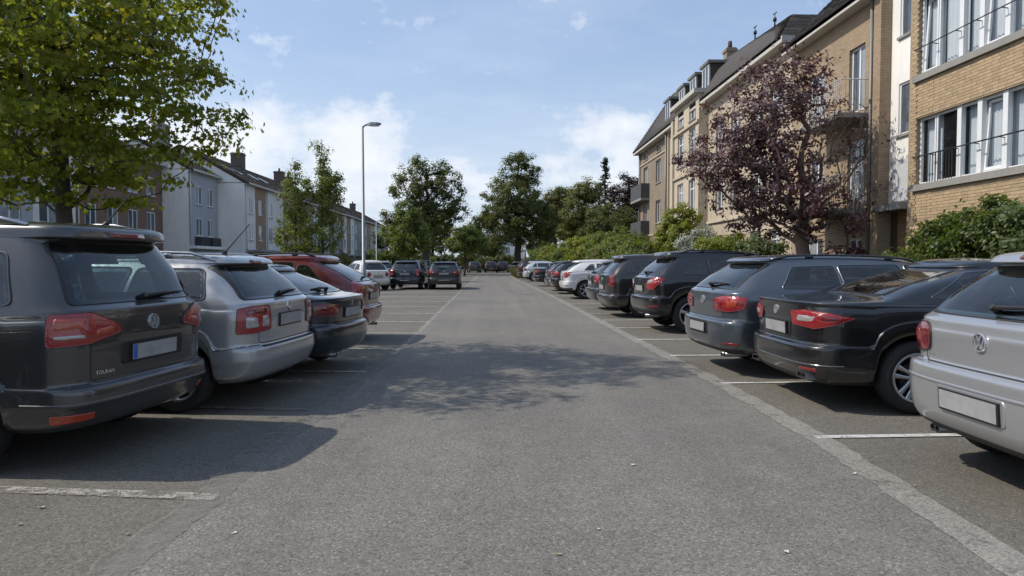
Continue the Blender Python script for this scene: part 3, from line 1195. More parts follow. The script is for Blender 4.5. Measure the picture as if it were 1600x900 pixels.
def ribbon(name, line, w0, w1, z, mat, label, wob=0.0, seed=1, thick=0.0):
    rnd = random.Random(seed)
    mb = MB()
    for i, (x, y) in enumerate(line):
        a, b = Vector(line[max(0, i - 1)]), Vector(line[min(len(line) - 1, i + 1)])
        dv = (b - a).normalized()
        nv = Vector((dv.y, -dv.x))
        p = Vector((x, y))
        q0 = p + nv * (w0 + rnd.uniform(-wob, wob))
        q1 = p + nv * (w1 + rnd.uniform(-wob, wob))
        mb.v += [(q0.x, q0.y, z), (q1.x, q1.y, z)]
    for i in range(len(line) - 1):
        mb.f.append((2 * i, 2 * i + 1, 2 * i + 3, 2 * i + 2))
        mb.m.append(0)
    return tag(mb.build(name, mat), label, None, None, 'structure')


M_gut = asphalt('gutter_concrete', (0.26, 0.247, 0.222), (0.14, 0.132, 0.12), (0.46, 0.44, 0.395), moss=0.45, holes=.47)
M_line = worn_paint('line_paint', (0.60, 0.59, 0.56), None, .40, 7.0)
M_lineold = worn_paint('old_line_paint', (0.54, 0.52, 0.48), None, .45, 9.0)
M_linebad = worn_paint('rubbed_line_paint', (0.44, 0.41, 0.37), None, .52, 8.0)
M_faint = worn_paint('faint_line_paint', (0.245, 0.232, 0.208), None, .55, 5.0, .22)
ribbon('gutter_strip', [(sample(RE, y), y) for y in [-6 + i * .12 for i in range(800)]], -.02, .19, -.0035, M_gut, 'pale worn concrete strip along the right edge of the lane', .016)
ribbon('edge_line', [(sample(LE, y), y) for y in [10.5 + i * .25 for i in range(310)]], -.02, .08, -.003, M_linebad, 'worn white line along the left edge of the lane', .006)
ribbon('worn_seam', [(sample(LE, y) + .03 * math.sin(y * 2.1), y) for y in [2.0 + i * .1 for i in range(86)]], -.10, .13, -.003, M_faint, 'faint dusty seam where the left bays meet the lane', .03)
MK = dict(group=None)
for (x0, y0, x1, y1, w, m_) in [(2.58, 5.40, 6.9, 5.55, .045, M_line), (2.64, 7.87, 7.0, 8.0, .04, M_line), (2.66, 10.23, 7.0, 10.36, .045, M_line), (2.62, 12.38, 7.0, 12.5, .045, M_line), (2.62, 14.59, 7.0, 14.75, .045, M_line),
                              (2.62, 16.55, 7, 16.7, .05, M_line), (2.6, 18.64, 7, 18.8, .05, M_lineold), (2.5, 21.02, 7, 21.2, .05, M_lineold), (2.5, 23.2, 7, 23.4, .05, M_lineold), (2.5, 25.4, 7, 25.6, .05, M_lineold), (2.4, 28.9, 7, 29.1, .05, M_lineold), (2.4, 32.6, 7, 32.8, .05, M_lineold),
                              (2.55, 2.95, 6.8, 3.05, .045, M_line)]:
    ribbon('bay_line', [(x0 + (x1 - x0) * i / 12, y0 + (y1 - y0) * i / 12) for i in range(13)], -w, w, -.0028, m_, 'white line between two right hand parking bays', .003, int(y0 * 10))
for (x0, y0, x1, y1, w, m_) in [(-1.66, 4.10, -6.6, 4.72, .055, M_linebad), (-1.72, 6.54, -6.6, 7.02, .05, M_faint), (-2.2, 6.60, -3.6, 6.77, .04, M_lineold), (-1.64, 8.80, -6.6, 9.3, .045, M_lineold), (-1.55, 11.1, -6.6, 11.5, .05, M_lineold), (-1.56, 13.6, -6.6, 13.95, .05, M_lineold), (-1.58, 16.2, -6.6, 16.5, .055, M_lineold),
                              (-1.6, 18.9, -6.6, 19.1, .06, M_lineold), (-1.6, 21.7, -6.6, 21.9, .06, M_lineold), (-1.6, 24.6, -6.6, 24.8, .06, M_lineold), (-1.6, 28, -6.6, 28.2, .07, M_lineold), (-1.65, 31.6, -6.6, 31.8, .07, M_lineold)]:
    ribbon('bay_line', [(x0 + (x1 - x0) * i / 12, y0 + (y1 - y0) * i / 12) for i in range(13)], -w, w, -.0026, m_, 'worn white line between two left hand parking bays', .005, int(y0 * 10))
# kerb and planting strip on the right
mb = MB()
for i in range(40):
    y = -12 + i * 1.9
    mb.box((7.70, y, -.03), (7.85, y + 1.88, .10))
o = mb.build('kerb', pbr('kerb_concrete', (0.26, 0.25, 0.23), .85, var=.2))
tag(o, 'concrete kerb between the right hand bays and the planting', None, None, 'structure')
# small litter on the lane
M_leafdry = pbr('dry_leaf', (0.30, 0.24, 0.13), .7, var=.3)
M_leafpale = pbr('pale_leaf', (0.50, 0.48, 0.42), .7, var=.2)


def litter(X, Y, s, mat, seed):
    rnd = random.Random(seed)
    mb = MB()
    n = 7
    pts = []
    for k in range(n):
        a = 2 * PI * k / n
        r = s * (1 if k % 2 else .62) * rnd.uniform(.8, 1.1)
        pts.append((r * math.cos(a) * 1.35, r * math.sin(a) * .8, s * rnd.uniform(.1, .4)))
    mb.add([(0, 0, s * .08)] + pts, [(0, 1 + k, 1 + (k + 1) % n) for k in range(n)])
    o = mb.build('fallen_leaf', mat, None, False, (X, Y, -.006))
    o.rotation_euler = (0, 0, rnd.uniform(0, 6))
    return tag(o, 'small dry fallen leaf lying on the asphalt', 'leaf', 'fallen leaves on the asphalt')


for i, (X, Y, s, m_) in enumerate([(0.96, 4.68, .022, M_leafpale), (.31, 3.24, .020, M_leafdry), (1.42, 3.24, .020, M_leafpale), (.55, 3.55, .012, M_leafpale), (-1.35, 3.55, .020, M_leafpale), (-2.6, 3.95, .02, M_leafpale), (-2.55, 3.7, .016, M_leafdry), (-1.9, 3.55, .016, M_leafdry),
                                   (2.4, 4.45, .02, M_leafpale), (2.65, 4.2, .014, M_leafdry), (.3, 6.9, .018, M_leafpale), (1.2, 7.4, .018, M_leafdry), (-.4, 9.2, .02, M_leafdry), (-2.0, 7.7, .02, M_leafdry), (2.9, 6.3, .016, M_leafdry)]):
    litter(X, Y, s, m_, i)
# gravel grains and leaf crumbs gathered along the edges: nobody could count them
rnd = random.Random(9)
mb = MB()
for i in range(2600):
    if rnd.random() < .6:
        y = rnd.uniform(3, 16)
        x = sample(RE, y) + .09 + rnd.gauss(0, .12)
    else:
        y = rnd.uniform(3, 10)
        x = rnd.uniform(-3, 4.5)
    s = rnd.uniform(.0018, .0045)
    a = rnd.uniform(0, 6)
    pts = [(x + s * math.cos(a + k * 2.09), y + s * math.sin(a + k * 2.09), -.004) for k in range(3)] + [(x, y, -.004 + s * 1.2)]
    mb.add(pts, [(0, 1, 3), (1, 2, 3), (2, 0, 3)], 0)
tag(mb.build('gravel', pbr('grit', (0.30, 0.285, 0.25), .9, island=.4)), 'loose grit scattered over the asphalt', None, None, 'stuff')

PAINT = dict(
    grey=paint('paint_dark_grey', (0.058, 0.057, 0.057), .5, .30),
    silver=paint('paint_silver', (0.37, 0.375, 0.38), .45, .30),
    silver2=paint('paint_bright_silver', (0.40, 0.405, 0.415), .55, .30),
    navy=paint('paint_navy', (0.006, 0.010, 0.024), .2, .30),
    red=paint('paint_maroon', (0.12, 0.010, 0.013), .35, .32),
    black=paint('paint_black', (0.006, 0.006, 0.007), .1, .3),
    bluegrey=paint('paint_blue_grey', (0.090, 0.105, 0.124), .55, .30),
    brown=paint('paint_brown_grey', (0.034, 0.031, 0.030), .45, .32),
    dgrey=paint('paint_charcoal', (0.035, 0.036, 0.040), .5, .34),
    white=paint('paint_white', (0.62, 0.62, 0.61), .0, .3),
    pearl=paint('paint_pearl', (0.55, 0.56, 0.57), .3, .3),
    beige=paint('paint_beige', (0.42, 0.36, 0.28), .4, .3),
    green=paint('paint_pale_green', (0.30, 0.36, 0.34), .5, .3),
)

UU = lin(-1.30, 1.30, 60)


def rear_glass(c, z0, z1, w0, w1, r=.05, lip=.03, name='rear_window'):
    return c.patch(name, rpoly([(-w0, z0), (w0, z0), (w1, z1), (-w1, z1)], r, .07), 'rear', [M_cglass, M_dark], .004, lip=lip)


def tail_seams(c, w, ztop, zbot, inset=.0, wb=None):
    mb = MB()
    wb = wb or w
    c.seam(mb, [(w, ztop), (w, (ztop + zbot) / 2), (wb, zbot + .03), (wb - .04, zbot), (-wb + .04, zbot), (-wb, zbot + .03), (-w, (ztop + zbot) / 2), (-w, ztop)], 'rear', .008)
    return mb.build('tailgate_seam', M_dark, c.root)


def third_light(c, z, w=.20, h=.018):
    c.patch('brake_light', rpoly([(-w, z - h), (w, z - h), (w * .95, z + h), (-w * .95, z + h)], .01, .06), 'rear', [M_redd], .008, rings=(0, .5, 1.0))


def reflectors(c, u0, u1, z0, z1, mat=M_red):
    for s in (1, -1):
        c.patch('bumper_reflector', rpoly([(s * u0, z0 + .012), (s * u1, z0), (s * (u1 - .01), z1), (s * u0 * 1.02, z1 - .004)], .01, .04), 'wrap', [mat], .006, rings=(0, .5, .9, 1.0))


# ---------- left row
P_MPV = dict(L=4.40, W=1.75, H=1.69, zb=1.11, bl=.55, tz=1.555, xg=.12, xt=.36, sp=.11, rw=.665, xc=3.45, zc=1.06, xw=2.55, ro=.93, wr=.322, zn=.82, b0=.27, ex=3.9, be=.045, ta=.06)
c = Car('parked_car', 'dark grey people carrier with roof rails and big red lamps, in front of the maple', P_MPV, PAINT['grey'], (-2.545, 5.27, 0), PI - R(8), 'cars parked down the left row')
mpv = c
rear_glass(c, 1.115, 1.54, .675, .59, .05)
c.sides([[(.50, 1.12), (1.18, 1.12), (1.16, 1.47), (.62, 1.47)], [(1.26, 1.12), (2.12, 1.12), (2.08, 1.49), (1.23, 1.485)], [(2.20, 1.12), (3.12, 1.10), (2.52, 1.47), (2.16, 1.49)]], r=.06)
c.lamp([(.36, .915), (.40, .975), (.60, 1.06), (1.00, 1.055), (1.01, .845), (.64, .855)], M_red,
       [('reverse_lens', [(.44, .925), (.60, .905), (.60, .945), (.46, .96)], M_orange), ('brake_lens', [(.70, .96), (.94, .955), (.94, 1.02), (.68, 1.02)], M_orange), ('indicator_lens', [(.70, .895), (.94, .895), (.94, .915), (.70, .92)], M_clear)])
tail_seams(c, .62, .86, .585)
for s in (1, -1):
    c.line('lamp_seam', [(s * .62, .86), (s * .62, 1.05)], 'rear', .008)
    c.line('tailgate_crease', [(s * .62, .80), (s * .38, .80)], 'rear', .004)
c.patch('plate_recess', rpoly([(-.36, .675), (.36, .675), (.37, .835), (-.37, .835)], .03, .05), 'rear', [pbr('recess', (.014, .014, .015), .5)], .003)
c.plate('rear', -.0, .752, eu=True)
c.emblem('vw', .955, .058)
c.lettering('TOURAN', .585, .635, .038)
c.wiper(1.135, -.52, .02)
third_light(c, 1.60)
reflectors(c, .62, 1.0, .335, .395, pbr('reflector_orange', (.38, .045, .02), .15, coat=1.0))
c.band('bumper_crease', lin(-1.22, 1.22, 50), .445, .475, 'wrap', PAINT['grey'], .006)
c.common([1.20, 2.14, 3.22])
c.rails(.60, .55, 2.5, M_alloy)
c.antenna(.62, -.25)
c.wheels((5, True, .028))

P_EST = dict(L=4.56, W=1.78, H=1.475, zb=1.045, bl=.585, tz=1.375, xg=.13, xt=.46, sp=.07, rw=.60, xc=3.45, zc=1.0, xw=2.60, ro=.80, wr=.315, zn=.78, b0=.27, ex=3.9, be=.045)
c = Car('parked_car', 'silver estate with a roof aerial, beside the dark grey people carrier', P_EST, PAINT['silver'], (-2.08, 7.18, 0), PI - R(6), 'cars parked down the left row')
est = c
rear_glass(c, 1.05, 1.365, .71, .57, .05, .05)
c.sides([[(.52, 1.05), (1.28, 1.05), (1.28, 1.345), (.62, 1.335)], [(1.36, 1.05), (2.18, 1.04), (2.16, 1.36), (1.34, 1.35)], [(2.26, 1.04), (3.16, 1.02), (2.60, 1.335), (2.24, 1.36)]], r=.06)
c.lamp([(.46, .755), (.47, .985), (.78, .985), (.97, .965), (.99, .735), (.74, .735)], M_red, [('reverse_lens', [(.52, .79), (.63, .79), (.63, .89), (.52, .89)], M_clear), ('indicator_lens', [(.69, .79), (.88, .785), (.88, .885), (.69, .89)], M_clear), ('brake_lens', [(.52, .91), (.88, .905), (.87, .955), (.52, .965)], M_redd)])
tail_seams(c, .64, 1.02, .63)
c.band('bumper_strip', lin(-.62, .62, 24), .592, .612, 'rear', M_dark, .006)
c.plate('rear', 0, .83)
c.emblem('vw', .955, .050)
c.wiper(1.075, -.45, .05)
third_light(c, 1.405, .16)
c.common([1.32, 2.22, 3.25])
c.rails(.56, .55, 2.5, M_alloy, .05)
c.antenna(.75, 0.0, .42)
c.wheels((7, False, .022))

P_COUPE = dict(L=4.0, W=1.74, H=1.37, zb=1.0, zl=.955, trunk=True, bl=.60, tz=1.27, xg=.36, xt=.98, sp=.02, rw=.55, xc=3.05, zc=.96, xw=2.2, ro=.80, wr=.30, zn=.74, b0=.25, ex=3.4, ta=.09)
c = Car('parked_car', 'navy blue coupe with a low boot and sloping glass, beside the silver estate', P_COUPE, PAINT['navy'], (-1.82, 9.05, 0), PI - R(8), 'cars parked down the left row')
coupe = c
c.patch('rear_window', rpoly([(-.64, 1.01), (.64, 1.01), (.52, 1.255), (-.52, 1.255)], .04, .06), 'rear', [M_cglass, M_dark], .004, lip=.03)
c.sides([[(.80, 1.02), (1.5, 1.02), (1.48, 1.26), (1.10, 1.24)], [(1.56, 1.02), (2.75, .99), (2.3, 1.235), (1.54, 1.265)]], r=.04)
c.lamp([(.44, .76), (.44, .88), (.80, .895), (1.0, .88), (1.0, .77), (.74, .745)], M_redd, [('reverse_lens', [(.50, .79), (.60, .79), (.60, .85), (.50, .85)], M_red)])
tail_seams(c, .52, .94, .63)
c.plate('rear', 0, .765, .52, .11)
c.emblem('beast', .885, .040)
c.wiper(1.03, .3, -.05)
c.common([1.45, 2.85])
c.wheels((5, True, .024))
c.exhaust(.45, .24, .03, 1, -.04)

P_RED = dict(L=4.4, W=1.76, H=1.53, zb=1.05, bl=.60, tz=1.40, xg=.16, xt=.80, sp=.04, rw=.60, xc=3.4, zc=1.02, xw=2.5, ro=.86, wr=.315, zn=.8, b0=.27, ex=3.6)
c = Car('parked_car', 'maroon red family car with tall red tail lamps, just past the navy coupe', P_RED, PAINT['red'], (-2.16, 12.6, 0), PI - R(4), 'cars parked down the left row')
redc = c
rear_glass(c, 1.07, 1.385, .66, .55, .06, .05)
c.sides([[(.76, 1.08), (1.22, 1.08), (1.22, 1.36), (1.02, 1.34)], [(1.30, 1.08), (2.10, 1.07), (2.08, 1.41), (1.28, 1.40)], [(2.18, 1.07), (3.08, 1.04), (2.5, 1.38), (2.16, 1.41)]], r=.06)
c.lamp([(.62, .80), (.60, 1.04), (.82, 1.08), (1.0, 1.04), (1.0, .78), (.80, .72)], M_red, [('reverse_lens', [(.68, .82), (.82, .82), (.82, .88), (.68, .88)], M_clear)])
tail_seams(c, .60, .78, .62)
c.plate('rear', 0, .80)
c.emblem('ring', .98, .05)
c.wiper(1.11, -.40, .05)
c.common([1.26, 2.14, 3.15])
c.rails(.52, .95, 2.4, M_dark, .03)
c.wheels((6, False, .03))
c.exhaust(-.5, .24, .03, 1, -.04)

# ---------- right row
P_HATCH = dict(L=4.2, W=1.79, H=1.485, zb=1.055, bl=.70, tz=1.385, xg=.15, xt=.50, sp=.09, rw=.61, xc=3.15, zc=1.0, xw=2.3, ro=.78, wr=.32, zn=.78, b0=.26, ex=3.7, be=.06)
c = Car('parked_car', 'silver hatchback with its number plate in the bumper, beside the black saloon', P_HATCH, PAINT['silver2'], (2.93, 4.13, 0), R(-1.0), 'cars parked down the right row')
hatch = c
rear_glass(c, 1.055, 1.365, .665, .575, .05, .05)
c.sides([[(.66, 1.07), (1.0, 1.07), (1.0, 1.33), (.86, 1.325)], [(1.08, 1.07), (1.92, 1.06), (1.90, 1.36), (1.06, 1.345)], [(2.0, 1.06), (2.88, 1.03), (2.32, 1.34), (1.98, 1.36)]], r=.05)
c.lamp([(.52, .805), (.505, .93), (.56, .985), (.84, .985), (.98, .96), (.98, .82), (.86, .79), (.64, .785)], M_redd, [('brake_lens', [(.66, .84), (.82, .84), (.82, .93), (.66, .93)], M_red)], r=.04)
tail_seams(c, .60, 1.0, .725, wb=.575)
c.patch('plate_recess', rpoly([(-.31, .435), (.31, .435), (.31, .60), (-.31, .60)], .04, .05), 'rear', [PAINT['silver2']], .004)
c.plate('rear', 0, .515, .52, .115)
c.emblem('vw', .905, .060)
c.lettering('VARIO', .56, .765, .030)
c.wiper(1.10, -.50, .04)
third_light(c, 1.435, .16, .016)
c.band('lower_bumper', lin(-1.16, 1.16, 50), .255, .325, 'wrap', M_dark, .006)
c.band('bumper_crease', lin(-1.16, 1.16, 50), .60, .625, 'wrap', PAINT['silver2'], .006)
c.exhaust(.50, .245, .028, 2, -.07)
c.common([1.04, 1.96, 3.0])
c.antenna(.75, 0, .25)
c.wheels((5, True, .026))

P_SED = dict(L=4.80, W=1.86, H=1.425, zb=1.065, zl=1.02, trunk=True, bl=.60, tz=1.335, xg=.70, xt=1.62, sp=.02, rw=.56, xc=3.55, zc=.98, xw=2.65, ro=1.02, wr=.335, zn=.74, b0=.25, ex=3.3, ta=.08, be=.05)
c = Car('parked_car', 'black saloon with long swept red and white lamps beside the silver hatchback', P_SED, PAINT['black'], (2.90, 7.08, 0), R(-1.5), 'cars parked down the right row')
sed = c
c.patch('rear_window', rpoly([(-.64, 1.085), (.64, 1.085), (.47, 1.312), (-.47, 1.312)], .03, .06), 'rear', [M_cglass, M_black], .004, lip=.025, rings=(0, .2, .4, .6, .8, .92, 1.0))
c.sides([[(1.16, 1.075), (1.90, 1.07), (1.88, 1.325), (1.62, 1.30)], [(1.95, 1.07), (2.70, 1.05), (2.66, 1.345), (1.93, 1.33)], [(2.76, 1.05), (3.45, 1.02), (2.95, 1.30), (2.72, 1.345)]], [M_cglass, M_trim], .016, r=.03)
c.lamp([(.40, .80), (.36, .925), (.60, .95), (1.0, .93), (1.30, .885), (1.12, .825), (.80, .775)], M_red, [('reverse_lens', [(.50, .84), (.82, .84), (.86, .895), (.52, .895)], M_clear), ('indicator_lens', [(.88, .85), (1.12, .87), (1.1, .895), (.9, .905)], M_redd)], r=.02)
tail_seams(c, .56, .78, .64)
mbx = MB()
c.seam(mbx, [(-.8, 1.0), (.8, 1.0)], 'rear', .006)
mbx.build('boot_seam', M_dark, c.root)
c.patch('plate_recess', rpoly([(-.34, .655), (.34, .655), (.37, .835), (-.37, .835)], .03, .05), 'rear', [M_black], .003)
c.plate('rear', 0, .745)
c.emblem('vw', .915, .048)
c.lettering('CC', .35, .88, .04)
reflectors(c, .58, .86, .375, .405)
c.band('bumper_line', lin(-1.2, 1.2, 50), .434, .444, 'wrap', M_trim, .003)
c.band('diffuser', lin(-.98, .98, 44), .245, .335, 'wrap', M_dark, .006)
for s in (1, -1):
    mb = MB()
    h, nn = c.cast('rear', s * .60, .33)
    x0 = h.x - .025
    P0 = [(s * .50, .295), (s * .74, .295), (s * .70, .355), (s * .52, .355)]
    Q = [(s * .62 + (a - s * .62) * .84, .325 + (b - .325) * .76) for a, b in P0]
    vs = [(x0 + .12, a, b) for a, b in P0] + [(x0, a, b) for a, b in P0] + [(x0, a, b) for a, b in Q] + [(x0 + .10, a, b) for a, b in Q]
    mb.add(vs, [(i * 4 + k, i * 4 + (k + 1) % 4, i * 4 + 4 + (k + 1) % 4, i * 4 + 4 + k) for i in range(2) for k in range(4)], 0)
    mb.add(vs, [(8 + k, 8 + (k + 1) % 4, 12 + (k + 1) % 4, 12 + k) for k in range(4)] + [(12, 13, 14, 15)], 1)
    mb.build('exhaust_pipe', [M_pipe, M_under], c.root)
c.common([1.92, 2.74, 3.6])
c.wheels((5, True, .024), rr=.235)

P_EST2 = dict(L=4.75, W=1.83, H=1.485, zb=1.06, bl=.66, tz=1.40, xg=.15, xt=.62, sp=.10, rw=.60, xc=3.6, zc=1.0, xw=2.75, ro=1.0, wr=.325, zn=.78, b0=.27, ex=3.6, be=.06)
c = Car('parked_car', 'blue grey estate with chrome window trim next to the black saloon', P_EST2, PAINT['bluegrey'], (2.72, 9.05, 0), R(3.0), 'cars parked down the right row')
est2 = c
rear_glass(c, 1.07, 1.375, .68, .57, .05, .05)
c.sides([[(.74, 1.075), (1.50, 1.07), (1.50, 1.36), (.95, 1.345)], [(1.56, 1.07), (2.38, 1.06), (2.36, 1.375), (1.54, 1.365)], [(2.44, 1.06), (3.35, 1.03), (2.80, 1.345), (2.42, 1.375)]], [M_cglass, M_trim], .016, r=.05)
c.lamp([(.40, .80), (.41, .95), (.62, .985), (.95, .985), (1.14, .96), (1.06, .83), (.80, .79)], M_red, [('brake_lens', [(.50, .84), (.62, .83), (.64, .92), (.50, .91)], M_redd), ('indicator_lens', [(.72, .84), (.95, .86), (.98, .93), (.74, .93)], M_orange)], r=.03)
tail_seams(c, .60, .80, .70)
c.patch('plate_recess', rpoly([(-.34, .48), (.34, .48), (.34, .65), (-.34, .65)], .03, .05), 'rear', [M_dark], .003)
c.plate('rear', 0, .565)
c.emblem('vw', .915, .055)
c.wiper(1.10, -.50, .04)
reflectors(c, .70, 1.0, .38, .415)
c.band('diffuser', lin(-1.1, 1.1, 44), .26, .34, 'wrap', M_dark, .006)
c.exhaust(-.62, .25, .030, 2, -.04)
c.common([1.53, 2.41, 3.5])
c.rails(.57, .7, 2.8, M_black, .035)
c.wheels((5, False, .034))

P_SUV = dict(L=4.55, W=1.86, H=1.635, zb=1.13, bl=.70, tz=1.49, xg=.16, xt=.56, sp=.13, rw=.62, xc=3.45, zc=1.1, xw=2.6, ro=.88, wr=.365, zn=.92, b0=.34, ex=3.5, be=.06)
c = Car('parked_car', 'black off-roader with pale lamp lenses and silver alloys, tallest car of the right row', P_SUV, PAINT['black'], (2.98, 14.25, 0), R(3.0), 'cars parked down the right row')
suv = c
rear_glass(c, 1.15, 1.465, .67, .56, .06, .05)
c.sides([[(.72, 1.16), (1.22, 1.15), (1.22, 1.45), (.95, 1.42)], [(1.30, 1.15), (2.10, 1.14), (2.08, 1.47), (1.28, 1.46)], [(2.18, 1.14), (3.15, 1.11), (2.6, 1.44), (2.16, 1.47)]], r=.05)
c.lamp([(.46, .92), (.50, 1.02), (.72, 1.09), (1.02, 1.10), (1.22, 1.08), (1.02, .97), (.84, .86), (.56, .86)], M_red, [('reverse_lens', [(.54, .97), (.74, .98), (.86, 1.055), (.62, 1.045)], M_clear)], r=.03)
tail_seams(c, .56, .84, .73)
c.plate('rear', 0, .87)
c.emblem('oval', 1.01, .055)
c.wiper(1.18, -.42, .03)
reflectors(c, .70, 1.02, .50, .55, M_redd)
c.band('lower_bumper', lin(-1.2, 1.2, 50), .33, .47, 'wrap', M_dark, .008)
c.common([1.26, 2.14, 3.3])
c.rails(.58, .7, 2.6, M_dark, .045)
c.exhaust(-.55, .33, .036, 1)
c.wheels((5, False, .04), rr=.25)

P_MPV2 = dict(P_MPV, H=1.60, W=1.82, tz=1.47, xt=.46, ex=3.4, L=4.5)
c = Car('parked_car', 'brown grey people carrier with a dark rounded tail, beyond the black off-roader', P_MPV2, PAINT['brown'], (2.80, 18.05, 0), R(2.0), 'cars parked down the right row')
mpv2 = c
rear_glass(c, 1.13, 1.455, .68, .58, .07, .05)
c.sides([[(.56, 1.13), (1.18, 1.12), (1.16, 1.43), (.70, 1.42)], [(1.26, 1.12), (2.12, 1.12), (2.08, 1.45), (1.23, 1.44)], [(2.20, 1.12), (3.12, 1.10), (2.52, 1.43), (2.16, 1.45)]], r=.06)
c.lamp([(.66, .82), (.66, 1.06), (.84, 1.08), (1.0, 1.06), (1.0, .80), (.82, .78)], M_redd)
tail_seams(c, .62, .86, .585)
c.plate('rear', 0, .76)
c.emblem('bolt', .96, .05)
c.common([1.20, 2.14, 3.22])
c.wheels((7, False, .022))

P_H2 = dict(P_HATCH, H=1.46, L=4.1, W=1.76, bl=.62)
c = Car('parked_car', 'charcoal hatchback between the brown people carrier and the white crossover', P_H2, PAINT['dgrey'], (2.86, 20.75, 0), R(2.0), 'cars parked down the right row')
hatch2 = c
rear_glass(c, 1.07, 1.355, .64, .56, .06, .05)
c.sides([[(.66, 1.07), (1.0, 1.07), (1.0, 1.32), (.86, 1.31)], [(1.08, 1.07), (1.92, 1.06), (1.90, 1.34), (1.06, 1.33)], [(2.0, 1.06), (2.80, 1.03), (2.30, 1.32), (1.98, 1.34)]], r=.05)
c.lamp([(.54, .82), (.56, 1.0), (.78, 1.03), (.98, .98), (.96, .83), (.78, .80)], M_red, [('reverse_lens', [(.62, .84), (.74, .84), (.74, .88), (.62, .88)], M_clear)])
tail_seams(c, .56, .80, .65)
c.plate('rear', 0, .79)
c.emblem('bolt', .96, .045)
c.wiper(1.09, -.40, .05)
c.common([1.04, 1.96, 3.0])
c.wheels((6, False, .028))

P_CROSS = dict(P_SUV, H=1.50, zb=1.08, tz=1.385, L=4.35, W=1.82, xt=.62, wr=.345, bl=.66)
c = Car('parked_car', 'white crossover with open spoke alloys, brightest car of the right row', P_CROSS, PAINT['white'], (2.60, 26.85, 0), R(2.0), 'cars parked down the right row')
cross = c
rear_glass(c, 1.09, 1.365, .64, .55, .06, .05)
c.sides([[(.80, 1.10), (1.22, 1.09), (1.22, 1.34), (1.05, 1.32)], [(1.30, 1.09), (2.10, 1.08), (2.08, 1.36), (1.28, 1.35)], [(2.18, 1.08), (3.05, 1.05), (2.55, 1.33), (2.16, 1.36)]], [M_cglass, M_trim], .016, r=.05)
c.lamp([(.44, .86), (.52, .98), (.78, 1.04), (1.12, 1.03), (1.0, .90), (.84, .82), (.56, .82)], M_red, [('reverse_lens', [(.56, .88), (.74, .88), (.76, .93), (.58, .93)], M_clear)])
tail_seams(c, .56, .82, .68)
c.plate('rear', 0, .80)
c.emblem('bolt', .95, .05)
reflectors(c, .75, .95, .50, .53)
c.band('lower_bumper', lin(-1.2, 1.2, 50), .33, .43, 'wrap', M_dark, .008)
c.common([1.26, 2.14, 3.2])
c.wheels((6, False, .026), rr=.24)

# ---------- cars further off on the left, seen squarely from behind
P_H3 = dict(P_HATCH, H=1.44, L=3.9, W=1.68, bl=.58, ex=3.4, zb=1.04, tz=1.36)
c = Car('parked_car', 'black hatchback seen squarely from behind, touching the white edge line', P_H3, PAINT['black'], (-2.58, 35.2, 0), PI / 2 + R(1), 'cars parked lengthwise in the far bays')
pug = c
rear_glass(c, 1.06, 1.34, .64, .55, .06, .05)
c.sides([[(.66, 1.07), (1.0, 1.07), (1.0, 1.32), (.86, 1.31)], [(1.08, 1.07), (1.92, 1.06), (1.90, 1.34), (1.06, 1.33)], [(2.0, 1.06), (2.70, 1.03), (2.30, 1.32), (1.98, 1.34)]], r=.05)
c.lamp([(.44, .84), (.46, .93), (.64, 1.0), (.92, .98), (.92, .82), (.68, .80)], M_red, [('reverse_lens', [(.52, .86), (.64, .86), (.64, .91), (.54, .91)], M_clear)])
tail_seams(c, .54, .80, .60)
c.plate('rear', 0, .82, .50, .10, False)
c.emblem('beast', .96, .05)
c.band('sill_strip', lin(-.28, .28, 12), .46, .50, 'rear', M_plate, .008)
c.wiper(1.08, .36, -.05)
c.common([1.04, 1.96, 2.9])
c.antenna(.7, 0, .2)
c.wheels((6, False, .028))

P_H4 = dict(P_H3, W=1.70, H=1.49, tz=1.40)
c = Car('parked_car', 'black city car with tall red lamps beside the white bubble shaped car', P_H4, PAINT['navy'], (-4.62, 35.4, 0), PI / 2 + R(-2), 'cars parked lengthwise in the far bays')
city = c
rear_glass(c, 1.06, 1.38, .64, .55, .06, .05)
c.sides([[(.66, 1.07), (1.0, 1.07), (1.0, 1.34), (.86, 1.33)], [(1.08, 1.07), (1.92, 1.06), (1.90, 1.36), (1.06, 1.35)], [(2.0, 1.06), (2.70, 1.03), (2.30, 1.34), (1.98, 1.36)]], r=.05)
c.lamp([(.60, .74), (.60, 1.02), (.78, 1.06), (.92, 1.02), (.92, .72), (.74, .70)], M_red, [('reverse_lens', [(.66, .76), (.80, .76), (.80, .82), (.66, .82)], M_clear)])
tail_seams(c, .56, .80, .60)
c.plate('rear', 0, .80, .50, .10, False)
c.emblem('bolt', .96, .045)
c.band('sill_strip', lin(-.24, .24, 12), .44, .48, 'rear', M_plate, .008)
c.common([1.04, 1.96, 2.9])
c.wheels((7, False, .022))

P_BUB = dict(L=3.55, W=1.63, H=1.49, zb=1.02, bl=.55, tz=1.36, xg=.16, xt=.46, sp=.05, rw=.56, xc=2.75, zc=.98, xw=1.95, ro=.58, wr=.29, zn=.78, b0=.25, ex=2.9, fo=.66)
c = Car('parked_car', 'white bubble shaped small car with a round red lamp, behind the lamp post', P_BUB, PAINT['white'], (-5.72, 34.2, 0), PI / 2 + R(40), 'cars parked lengthwise in the far bays')
bub = c
rear_glass(c, 1.03, 1.34, .56, .48, .08, .05)
c.sides([[(.62, 1.04), (1.10, 1.04), (1.08, 1.33), (.80, 1.31)], [(1.18, 1.04), (2.42, 1.0), (1.95, 1.32), (1.16, 1.35)]], r=.06)
c.lamp([(.52 + .11 * math.cos(a), .80 + .11 * math.sin(a)) for a in lin(0, 2 * PI - PI / 8, 15)], M_redd, r=.001)
tail_seams(c, .42, .98, .58)
